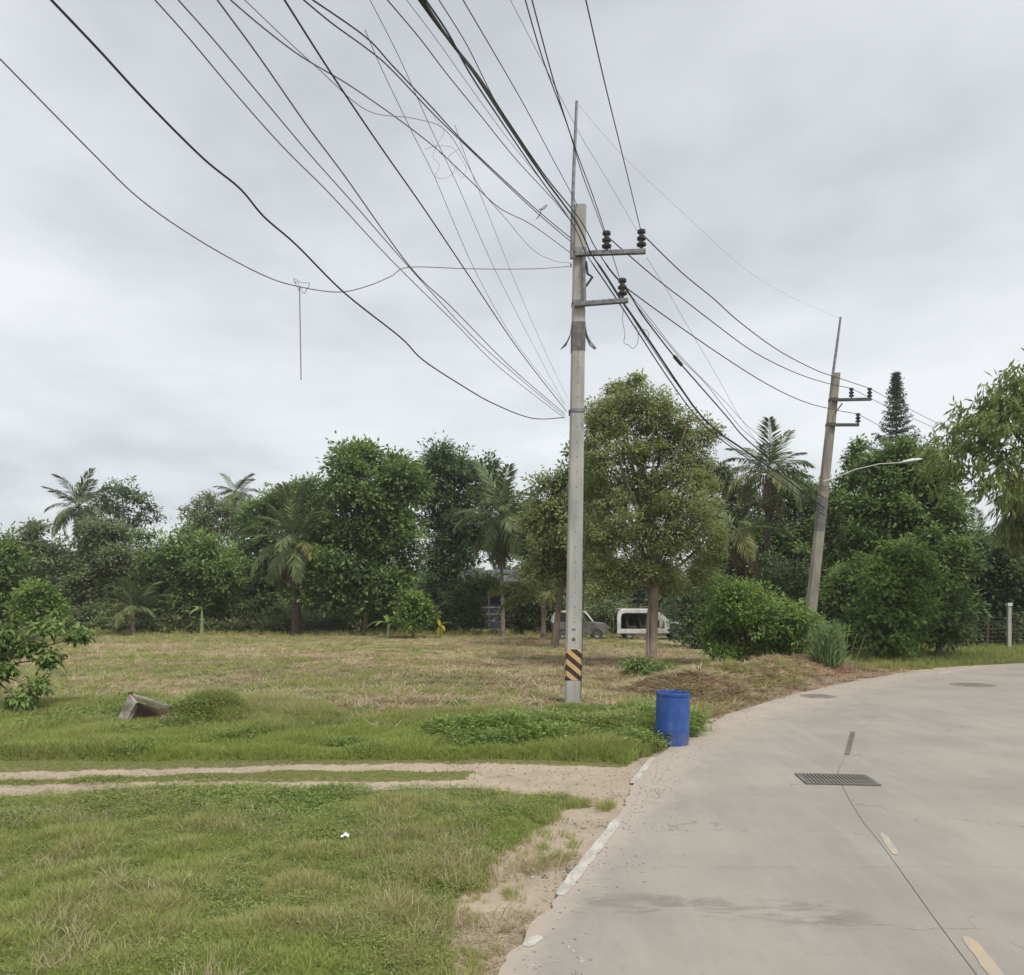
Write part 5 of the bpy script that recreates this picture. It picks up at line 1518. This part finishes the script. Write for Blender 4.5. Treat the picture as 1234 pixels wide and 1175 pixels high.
# ------------------------------------------------------------------ wire fence at right
Yf = 37.5
fx0, fx1 = at(1138, HY, Yf)[0], at(1275, HY, Yf)[0]
fence = empty('wire_fence', (fx0, Yf, 0), label='wire mesh fence on posts below the dark trees at right', cat='fence')
M['fence_wire'] = mat_simple('fence_wire', (0.11, 0.10, 0.09), (0.07, 0.055, 0.045), 4, 0.8)
xs = [at(p, HY, Yf)[0] - fx0 for p in (1140, 1166, 1190, 1240, 1270)]
for x in xs:
    MB().bar((x, 0, -0.1), (x + 0.02, 0, 1.55), 0.05).build('post', M['bark'], fence)
xp = at(1215, HY, Yf)[0] - fx0
MB().bar((xp, -0.05, -0.1), (xp, -0.05, 2.0), 0.15).build('post', M['concrete_pole'], fence, label='thick concrete post with a white top')
MB().box((xp, -0.05, 2.06), (0.22, 0.22, 0.14)).build('post_cap', M['lamp_white'], fence)
L_ = xs[-1] - xs[0]
for i in range(8):
    z_ = 0.2 + i * 0.18
    pts = [(x_, 0.02 * math.sin(x_ * 3), z_ + 0.015 * math.sin(x_ * 2 + i)) for x_ in np.linspace(xs[0], xs[-1], 14)]
    MB().tube(pts, 0.009, 4).build('strand', M['fence_wire'], fence)
mb = MB()
for i in range(int(L_ / 0.18)):
    x_ = xs[0] + i * 0.18; mb.tube([(x_, 0, 0.2), (x_ + 0.01, 0, 1.46)], 0.006, 3)
mb.build('mesh_wire', M['fence_wire'], fence, kind='stuff')

# ------------------------------------------------------------------ broken box in the grass, stones, litter
Yx = 14.9
def PX(px, py, Y=Yx): return at(px, py, Y)
bo = PX(165, 878); bo[2] = gz(bo[0], bo[1])
box_ = empty('broken_box', tuple(bo), label='broken weathered wooden box tipped over in the grass at left', cat='broken box')
def PB(px, py, Y=Yx): return tuple(at(px, py, Y) - bo)
def px_prism(poly, Ya, Yb2):
    n = len(poly); V = [PB(p[0], p[1], Ya) for p in poly]
    V += [(v[0], v[1] + Yb2 - Ya, v[2]) for v in V]
    return MB().add(V, [tuple(range(n)), tuple(reversed(range(n, 2 * n)))] + [(i, i + n, (i + 1) % n + n, (i + 1) % n) for i in range(n)])
px_prism([(134, 882), (143, 887), (164, 847), (155, 837)], Yx - .2, Yx - .12).build('side_board', M['wood_pale'], box_, bevel=0.01)
px_prism([(157, 837), (203, 851), (204, 856), (158, 842)], Yx - .06, Yx + .10).build('top_board', M['wood_old'], box_, bevel=0.008)
MB().bar(PB(157, 834, Yx - .1), PB(158, 843, Yx - .1), 0.06, 0.06).build('nail_block', M['wood_rust'], box_)
MB().add([PB(142, 886, Yx), PB(200, 884, Yx + .25), PB(206, 858, Yx + .3), PB(160, 845, Yx + .15), PB(142, 886, Yx + .03), PB(200, 884, Yx + .28), PB(206, 858, Yx + .33), PB(160, 845, Yx + .18)],
         [(0, 1, 2, 3), (7, 6, 5, 4), (0, 4, 5, 1), (1, 5, 6, 2), (2, 6, 7, 3), (3, 7, 4, 0)]).build('back_board', M['wood_rust'], box_, bevel=0.008)
MB().bar(PB(183, 888, Yx - .35), PB(199, 864, Yx - .2), 0.035, 0.09).build('loose_slat', M['wood_pale'], box_)
MB().bar(PB(150, 878, Yx - .2), PB(163, 850, Yx - .05), 0.10, 0.05).build('inner_board', M['wood_old'], box_)
MB().add([PB(146, 888, Yx - .3), PB(178, 890, Yx - .35), PB(170, 868, Yx - .05), PB(156, 866, Yx - .02), PB(146, 888, Yx - .26), PB(178, 890, Yx - .31), PB(170, 868, Yx - .01), PB(156, 866, Yx + .02)],
         [(0, 1, 2, 3), (7, 6, 5, 4), (0, 4, 5, 1), (1, 5, 6, 2), (2, 6, 7, 3), (3, 7, 4, 0)]).build('fallen_board', M['stone'], box_)
def rock(label, x, y, s, mat='stone', seed=0, z=None, group=None, cat='stone'):
    bm_r = np.random.default_rng(seed)
    import bmesh
    bm = bmesh.new(); bmesh.ops.create_icosphere(bm, subdivisions=2, radius=1)
    for v in bm.verts:
        f_ = 0.75 + 0.45 * mnoise.noise(v.co * 1.3 + Vector((seed, 0, 0)))
        v.co = Vector((v.co.x * s[0], v.co.y * s[1], v.co.z * s[2])) * f_
    me = bpy.data.meshes.new('stone'); bm.to_mesh(me); bm.free()
    o = link('stone', me, M[mat]); o.location = (x, y, (gz(x, y) if z is None else z) + s[2] * 0.2); o.rotation_euler = (0, 0, seed)
    tag(o, label=label, cat=cat, group=group)
p = PX(214, 872, 14.7); rock('grey stone lump leaning against the broken box', p[0], 14.75, (0.20, 0.18, 0.17), 'stone', 3, gz(p[0], 14.6) + 0.1)
sx, sy = g(976, 829); rock('pale flat rubble stone at the road edge before the oval cover', sx, sy, (0.22, 0.16, 0.07), 'concrete_pole', 5)
sx, sy = g(992, 832); rock('smaller pale stone on the sandy road edge', sx, sy, (0.12, 0.1, 0.05), 'concrete_pole', 8)
lx, ly = g(416, 1017)
rngp = np.random.default_rng(5)
V = []; 
for i in range(5):
    for j in range(5):
        V.append(((i - 2) * 0.019, (j - 2) * 0.019, 0.05 + 0.03 * rngp.random() - 0.01 * (abs(i - 2) + abs(j - 2))))
o = link('paper_scrap', mesh_np('paper_scrap', V, [(i * 5 + j, i * 5 + j + 1, i * 5 + j + 6, i * 5 + j + 5) for i in range(4) for j in range(4)]), M['paper'])
o.location = (lx, ly, gz(lx, ly) + 0.03); tag(o, label='crumpled white paper scrap lying in the lawn', cat='litter')
for i, (px, py, lb) in enumerate(((690, 1046, 'sandy clod of earth at the near end of the white edge line'), (905, 826, 'reddish clod of earth on the mown straw before the bright bush'))):
    sx, sy = g(px, py); rock(lb, sx, sy, (0.10, 0.08, 0.04) if i == 0 else (0.22, 0.16, 0.12), 'wood_rust' if i else 'stone', 12 + i, cat='clod')

# ------------------------------------------------------------------ grass, weeds, straw: tufts on points
def tuft_src(name, n, rad, h, wd, mat, seed, lean=0.5, broad=False, flat=False):
    rng = np.random.default_rng(seed)
    Vs, Fs, T = [], [], []; k = 0
    for i in range(n):
        a_ = rng.uniform(0, 2 * PI); r = rad * math.sqrt(rng.random())
        b = np.array([r * math.cos(a_), r * math.sin(a_), 0])
        hh = h * rng.uniform(0.45, 1.15)
        dz = np.array([math.cos(a_ + rng.normal(0, .8)), math.sin(a_ + rng.normal(0, .8)), 0]) * lean * rng.uniform(0.2, 1.3)
        up = np.array([0, 0, 1.0 if not flat else 0.22])
        s = np.array([-math.sin(a_ + rng.uniform(-1, 1)), math.cos(a_ + rng.uniform(-1, 1)), 0]) * wd * 0.5
        if broad:
            b = b + up * hh * 0.35 + dz * hh * .3
            ln = wd * rng.uniform(1.2, 2.0)
            d = unit(dz + np.array([0, 0, rng.uniform(-.2, .6)]))
            v = [b, b + d * ln * .45 + s, b + d * ln + np.array([0, 0, -ln * .2]), b + d * ln * .45 - s]
            Vs += v; Fs.append((k, k + 1, k + 2, k + 3)); k += 4; T.append(rng.random())
            if rng.random() < 0.3:
                Vs += [b * [1, 1, 0], b * [1, 1, 0] + [0.006, 0, 0], b, b]; Fs.append((k, k + 1, k + 2, k + 3)); k += 4; T.append(0.1)
        else:
            m = b + (up * 0.6 + dz * 0.35) * hh; tp = b + (up * 1.0 + dz) * hh
            Vs += [b - s, b + s, m + s * .8, m - s * .8, tp]; Fs.append((k, k + 1, k + 2, k + 3)); Fs.append((k + 3, k + 2, k + 4)); k += 5; tt = rng.random(); T += [tt, tt]
    me = mesh_np(name, Vs, Fs); a_ = me.attributes.new('tint', 'FLOAT', 'FACE'); a_.data.foreach_set('value', T)
    me.materials.append(M[mat])
    return bpy.data.objects.new(name, me)

def scatter(name, label, srcs, P, scale, tint, seed, kind='stuff', tilt=0.15):
    rng = np.random.default_rng(seed)
    c = bpy.data.collections.new(name + '_sources')
    for s in srcs: c.objects.link(s)
    n = len(P)
    me = bpy.data.meshes.new(name); me.vertices.add(n); me.vertices.foreach_set('co', P.astype(np.float32).ravel())
    def A(nm, ty, data, prop='value'):
        a_ = me.attributes.new(nm, ty, 'POINT'); a_.data.foreach_set(prop, data)
    A('vi', 'INT', rng.integers(0, len(srcs), n).astype(np.int32))
    rot = np.stack([rng.normal(0, tilt, n), rng.normal(0, tilt, n), rng.uniform(0, 2 * PI, n)], 1).astype(np.float32)
    A('rot', 'FLOAT_VECTOR', rot.ravel(), 'vector')
    A('scl', 'FLOAT', scale.astype(np.float32)); A('tint', 'FLOAT', tint.astype(np.float32))
    o = bpy.data.objects.new(name, me); COL.objects.link(o)
    ng = bpy.data.node_groups.new(name, 'GeometryNodeTree')
    ng.interface.new_socket('Geometry', in_out='INPUT', socket_type='NodeSocketGeometry')
    ng.interface.new_socket('Geometry', in_out='OUTPUT', socket_type='NodeSocketGeometry')
    gi = ng.nodes.new('NodeGroupInput'); go = ng.nodes.new('NodeGroupOutput')
    ip = ng.nodes.new('GeometryNodeInstanceOnPoints'); ci = ng.nodes.new('GeometryNodeCollectionInfo')
    ci.inputs['Collection'].default_value = c; ci.inputs['Separate Children'].default_value = True; ci.inputs['Reset Children'].default_value = True
    def na(nm, ty):
        q = ng.nodes.new('GeometryNodeInputNamedAttribute'); q.data_type = ty; q.inputs['Name'].default_value = nm
        return next(s_ for s_ in q.outputs if s_.enabled and s_.name == 'Attribute')
    ip.inputs['Pick Instance'].default_value = True
    Lk = ng.links.new
    Lk(gi.outputs[0], ip.inputs['Points']); Lk(ci.outputs[0], ip.inputs['Instance'])
    Lk(na('vi', 'INT'), ip.inputs['Instance Index']); Lk(na('rot', 'FLOAT_VECTOR'), ip.inputs['Rotation']); Lk(na('scl', 'FLOAT'), ip.inputs['Scale'])
    Lk(ip.outputs[0], go.inputs[0])
    md = o.modifiers.new('scatter', 'NODES'); md.node_group = ng
    return tag(o, label=label, cat='ground cover', kind=kind)

def sample_ground(n, x0, x1, y0, y1, seed, power=1.0):
    """points denser near the camera, inside a rectangle"""
    rng = np.random.default_rng(seed)
    u = rng.random(n)
    Y = (y0 ** -power + u * (y1 ** -power - y0 ** -power)) ** (-1 / power) if power else y0 + u * (y1 - y0)
    X = x0 + (x1 - x0) * rng.random(n)
    vis = (X / np.maximum(Y, 1) > -0.80) & (X / np.maximum(Y, 1) < 0.85)
    X, Y = X[vis], Y[vis]
    z = zones(X, Y)
    return X, Y, z, rng

g_src = [tuft_src('grass_tuft', 26, 0.09, 0.15, 0.009, 'grass', 70 + i, 0.75) for i in range(4)]
g_far = [tuft_src('grass_tuft', 26, 0.14, 0.26, 0.020, 'grass', 80 + i, 0.6) for i in range(3)]
w_src = [tuft_src('weed_tuft', 80, 0.17, 0.40, 0.032, 'weed', 90 + i, 0.8, broad=True) for i in range(3)]
c_src = [tuft_src('clover_tuft', 40, 0.13, 0.10, 0.020, 'weed', 95 + i, 1.0, broad=True) for i in range(3)]
s_src = [tuft_src('straw_tuft', 24, 0.22, 0.24, 0.022, 'straw', 100 + i, 1.5, flat=True) for i in range(3)]
b_src = [tuft_src('brown_tuft', 26, 0.26, 0.26, 0.024, 'brown_straw', 110 + i, 1.3, flat=True) for i in range(3)]

def put(name, label, srcs, X, Y, z, keep, scale, tint, seed, rng, tilt=0.15):
    k = rng.random(len(X)) < keep
    X, Y = X[k], Y[k]
    h = height(X, Y)
    return scatter(name, label, srcs, np.stack([X, Y, h], 1), np.broadcast_to(scale, k.shape)[k], np.clip(tint, 0, 1)[k], seed, tilt=tilt)

# lawn in front and the grassy verge beyond the track
X, Y, z, rng = sample_ground(90000, -14, 4, 3.8, 11.0, 201, 1.2)
cov = z['green'] * (1 - z['dirt']) * (z['rs'] < 0.05)
dens = np.clip(cov * 1.4 - 0.15 + (z['n3'] - 0.5) * 0.5, 0, 1)
patch = fbm(X, Y, 0.8, 3, 301); patch2 = fbm(X, Y, 2.2, 2, 305)
dry = np.clip(0.22 + (fbm(X, Y, 6.0, 2, 309) - 0.5) * 1.1 + (patch - 0.5) * 1.3 + (patch2 - .5) * .8 + 0.55 * sstep(1.8, 0.5, np.hypot((X + 1.2) / 1.3, (Y - 6.8))) + 0.3 * sstep(1.2, .3, -z['rs']), 0, 1) * 0.8
rutk = 0.14 + 0.86 * sstep(0.15, 1.0, np.minimum(z['d1'], z['d2'])) 
hump = sstep(0.45, 0.75, patch2 * .6 + patch * .4)
lawn_s = (0.24 + 0.42 * patch2 + 0.28 * hump) * np.where(X < 0.6, rutk, 1.0)
dens = dens * (1 - sstep(0.35, 0.1, z['d1'])) * (1 - sstep(0.30, 0.1, z['d2']) * 0.9)
put('lawn_grass', 'rough green grass of the near verge', g_src, X, Y, z, dens, lawn_s, dry, 1, rng)
X, Y, z, rng = sample_ground(70000, -18, 4.5, 10.8, 17.5, 202, 0.5)
cov = z['green'] * (1 - z['dirt']) * (z['rs'] < -0.1)
patch = fbm(X, Y, 0.7, 3, 311); tall = sstep(11.9, 12.3, Y)
tallz = 0.10 + 0.95 * tall * (0.45 + 1.3 * (patch - .3))
pz = sstep(1.2, 0.7, np.hypot((X - 1.75) / 1.75, (Y - 14.9) / 1.9))
cov = cov * (1 - 0.5 * pz)
pf = sstep(1.6, 0.8, np.hypot((X - 1.25) / 0.9, (Y - 16.4) / 1.6))
tallz = tallz * (1 - 0.75 * pf)
tallz = tallz * (1 + 0.5 * pz * (fbm(X, Y, 2.0, 2, 313) > 0.5)) * (1 - sstep(0.45, 0.2, z['d1']) * .9) * (1 - sstep(0.4, 0.2, z['d2']) * .9)
put('verge_grass', 'brighter tall grass along the far side of the wheel ruts', g_far, X, Y, z, cov * (0.55 + 0.45 * tall), tallz, 0.10 + sstep(13.5, 16.5, Y) * 0.5 + (patch - 0.5) * 1.4, 2, rng)
# broad leaved weeds: creeper patch, round the pole and drum
X, Y, z, rng = sample_ground(60000, -9, 3.6, 8.8, 19.0, 203, 0.4)
pole_z = sstep(1.25, 0.6, np.hypot((X - 1.75) / 1.75, (Y - 14.9) / 1.9)) * 0.9
pole_z = np.maximum(pole_z, sstep(1.2, 0.6, np.hypot((X + 0.2) / 1.6, (Y - 13.6) / 0.9)) * 0.5)
mnd = sstep(1.2, 0.5, np.hypot((X + 5.55) / 0.8, (Y - 15.1) / 0.9)) * 0.55
lft = sstep(1.3, 0.5, np.hypot((X + 8.2) / 2.0, (Y - 15.5) / 2.2)) * 0.3
vgw = 0.35 * sstep(0.60, 0.72, fbm(X, Y, 1.4, 3, 318)) * (Y > 12.3) * (Y < 17.5)
k = np.maximum(np.maximum(np.maximum(pole_z, mnd), lft), vgw) * (z['dirt'] < 0.4) * (z['rs'] < -0.25) * (np.hypot(X - dx, Y - Yd + .4) > 0.5)
put('verge_weeds', 'lush leafy weeds crowding the foot of the pole and drum', w_src, X, Y, z, k * 0.65, (0.60 + 1.7 * fbm(X, Y, 1.3, 3, 320)) * (1 - 0.35 * (pole_z < 0.3)) * (1 - 0.6 * sstep(1.6, 0.8, np.hypot((X - 1.25) / 0.9, (Y - 16.4) / 1.6))), 0.1 + (fbm(X, Y, 0.9, 3, 321) - 0.5) * 1.2, 3, rng)
X, Y, z, rng = sample_ground(60000, -9, 1.0, 4.5, 10.8, 204, 0.8)
cl = sstep(1.15, 0.5, np.hypot((X + 3.7) / 1.6, (Y - 9.6) / 0.75) + (z['n3'] - .5) * .8) * 0.8
cl = np.maximum(cl, 0.12 + sstep(0.50, 0.62, fbm(X, Y, 1.3, 3, 330)) * 0.35)
cl = np.maximum(cl, sstep(1.3, 0.6, np.hypot((X + 3.3) / 1.7, (Y - 6.1) / 0.9)) * 0.35)
put('lawn_creeper', 'low creeping weeds with small round leaves in the near lawn', c_src, X, Y, z, cl * (z['dirt'] < .4) * (z['rs'] < -0.2), 0.65 + 0.9 * (Y > 8.6) * cl + 0.3 * rng.random(len(X)), (fbm(X, Y, 1.2, 3, 331) - 0.25) * 1.1, 4, rng)
X, Y, z, rng = sample_ground(26000, -9, 1.4, 4.4, 10.2, 211, 0.8)
cw = sstep(0.60, 0.72, fbm(X, Y, 2.6, 3, 335)) * (z['dirt'] < .4) * (z['rs'] < -0.3)
cw = np.maximum(cw, 0.5 * sstep(1.3, 0.6, np.hypot((X + 3.4) / 1.5, (Y - 5.9) / 1.0)) * (rng.random(len(X)) < 0.5))
put('lawn_weeds', 'coarse yellowish weeds standing in the near lawn', w_src, X, Y, z, cw * 0.28, 0.22 + 0.30 * rng.random(len(X)), 0.45 + 0.5 * (fbm(X, Y, 1.2, 2, 336) - .3), 14, rng)
X, Y, z, rng = sample_ground(20000, -9, 1.8, 4.4, 10.2, 212, 0.8)
ds = sstep(0.52, 0.66, fbm(X, Y, 1.5, 3, 337)) * (z['rs'] < -0.1) * (np.minimum(z['d1'], z['d2']) > 0.6)
put('dead_stalks', 'dead straw coloured stalks lying in the near lawn', [tuft_src('stalk_tuft', 14, 0.12, 0.14, 0.006, 'straw', 130 + i, 1.1) for i in range(3)], X, Y, z, ds * 0.35, 0.7 + 0.5 * rng.random(len(X)), 0.2 + 0 * X, 15, rng)
# mown straw over the field
X, Y, z, rng = sample_ground(70000, -40, 8, 14.2, 52, 205, 1.1)
cov = (1 - z['green'] * 0.7) * (z['rs'] < -0.6)
put('field_straw', 'mown dry straw littering the open field', s_src, X, Y, z, cov * 0.6, 0.45 + 1.1 * z['n3'], sstep(0.45, 0.65, fbm(X * .6, Y, 0.35, 4, 340)) * 0.8, 5, rng)
X, Y, z, rng = sample_ground(90000, -14, 24, 14, 32, 206, 0.6)
cov = z['brown'] * (z['rs'] < -0.15)
put('brown_straw', 'brown cut straw heaped beside the road', b_src, X, Y, z, cov * 0.42, 0.35 + 0.8 * z['n3'], (fbm(X, Y, 0.8, 3, 350) - 0.40) * 1.3, 6, rng)
# scattered green regrowth in the field, taller rim under the trees
X, Y, z, rng = sample_ground(60000, -45, 26, 15, 54, 207, 0.7)
gn = sstep(0.50, 0.66, fbm(X * .7, Y * 1.1, 0.5, 4, 360)) * (z['rs'] < -0.8)
gn = np.maximum(gn * 0.6, sstep(1.3, 0.5, np.hypot((X + 7.6) / 2.6, (Y - 17) / 2.4)) * 0.6 * (Y > 14.5))
rim = sstep(47.5, 50.5, Y)
gn = np.maximum(gn, rim * 0.8)
gn = np.maximum(gn, sstep(26, 28, Y) * sstep(10, 12, X) * (z['rs'] < -0.3) * 0.8)
put('field_regrowth', 'patches of green regrowth across the mown field', g_far, X, Y, z, gn * 0.6, 0.5 + 0.5 * z['n3'] + 1.2 * rim * z['n1'], 0.3 + (z['n1'] - 0.5) + 0.25 * rim, 7, rng)
# dead leaves and sparse tufts on the sandy shoulder
X, Y, z, rng = sample_ground(30000, -3, 2.4, 4.2, 10.5, 208, 0.8)
sh = z['dirt'] * (z['rs'] < 0.0) * sstep(0.5, 0.7, fbm(X, Y, 1.6, 3, 370)) * (Y < 9.4)
put('shoulder_tufts', 'dry tufts strewn on the sandy road shoulder', [tuft_src('dry_tuft', 16, 0.08, 0.07, 0.008, 'brown_straw', 120 + i, 1.2, flat=True) for i in range(3)], X, Y, z, sh * 0.5, 0.8 + 0 * X, 0.3 + 0 * X, 8, rng)


# grit and pebbles washed onto the shoulder and the road edge
def pebble_src(seed, mat):
    rng = np.random.default_rng(seed)
    V = rand_dirs(14, rng) * np.array([1, 0.8, 0.5]) * rng.uniform(0.8, 1.1, (14, 1))
    import bmesh
    bm = bmesh.new()
    for v in V: bm.verts.new(tuple(v * 0.02))
    bmesh.ops.convex_hull(bm, input=bm.verts)
    me = bpy.data.meshes.new('pebble'); bm.to_mesh(me); bm.free(); me.materials.append(M[mat])
    return bpy.data.objects.new('pebble', me)
rng = np.random.default_rng(401)
n = 9000
ii = rng.integers(int(s_of_Y(LE, 4.2)), int(s_of_Y(LE, 27)), n)
off_ = rng.normal(-0.12, 0.33, n)
off_ = np.where(rng.random(n) < 0.08, rng.uniform(0, 0.8, n), off_)
PP = LE[ii] + nor[ii] * off_[:, None] + rng.normal(0, 0.08, (n, 2))
gpk = rng.random(n) < sstep(0.35, 0.6, fbm(PP[:, 0], PP[:, 1], 2.4, 3, 402)) * 0.8 + 0.1
PP = PP[gpk]; off_ = off_[gpk]
PP = np.r_[PP, np.stack([rng.uniform(-9, 2.3, 2600), 0 * np.arange(2600) + rng.uniform(10.0, 12.2, 2600)], 1)]
zz_ = zones(PP[:, 0], PP[:, 1]); kk_ = (zz_['dirt'] > 0.4) | (zz_['rs'] > 0)
PP = PP[kk_]; rs_ = zz_['rs'][kk_]
hh_ = np.where(rs_ > 0.06, 0.003, np.maximum(height(PP[:, 0], PP[:, 1]), -0.03))
scatter('gravel', 'grit and small pebbles scattered along the sandy road edge', [pebble_src(410 + i, ('concrete_pole', 'wood_pale', 'stone')[i]) for i in range(3)],
        np.stack([PP[:, 0], PP[:, 1], hh_], 1), rng.uniform(0.25, 1.0, len(PP)) ** 1.8, rng.random(len(PP)), 9)

# ------------------------------------------------------------------ haze volume added to lift the dark foliage
mh = bpy.data.materials.new('shadow_lift_haze'); mh.use_nodes = True
th = mh.node_tree; th.nodes.clear()
oh = N(th, 'ShaderNodeOutputMaterial'); pv = N(th, 'ShaderNodeVolumePrincipled')
pv.inputs['Density'].default_value = 0.0006
pv.inputs['Color'].default_value = (0.95, 0.95, 0.94, 1)
pv.inputs['Anisotropy'].default_value = 0.2
th.links.new(pv.outputs[0], oh.inputs['Volume'])
hz = MB().box((0, 1500, 9.0), (7000, 5600, 22.0)).build('haze', mh)
tag(hz, label='thin added haze over the field, lifting the dark foliage', kind='stuff')
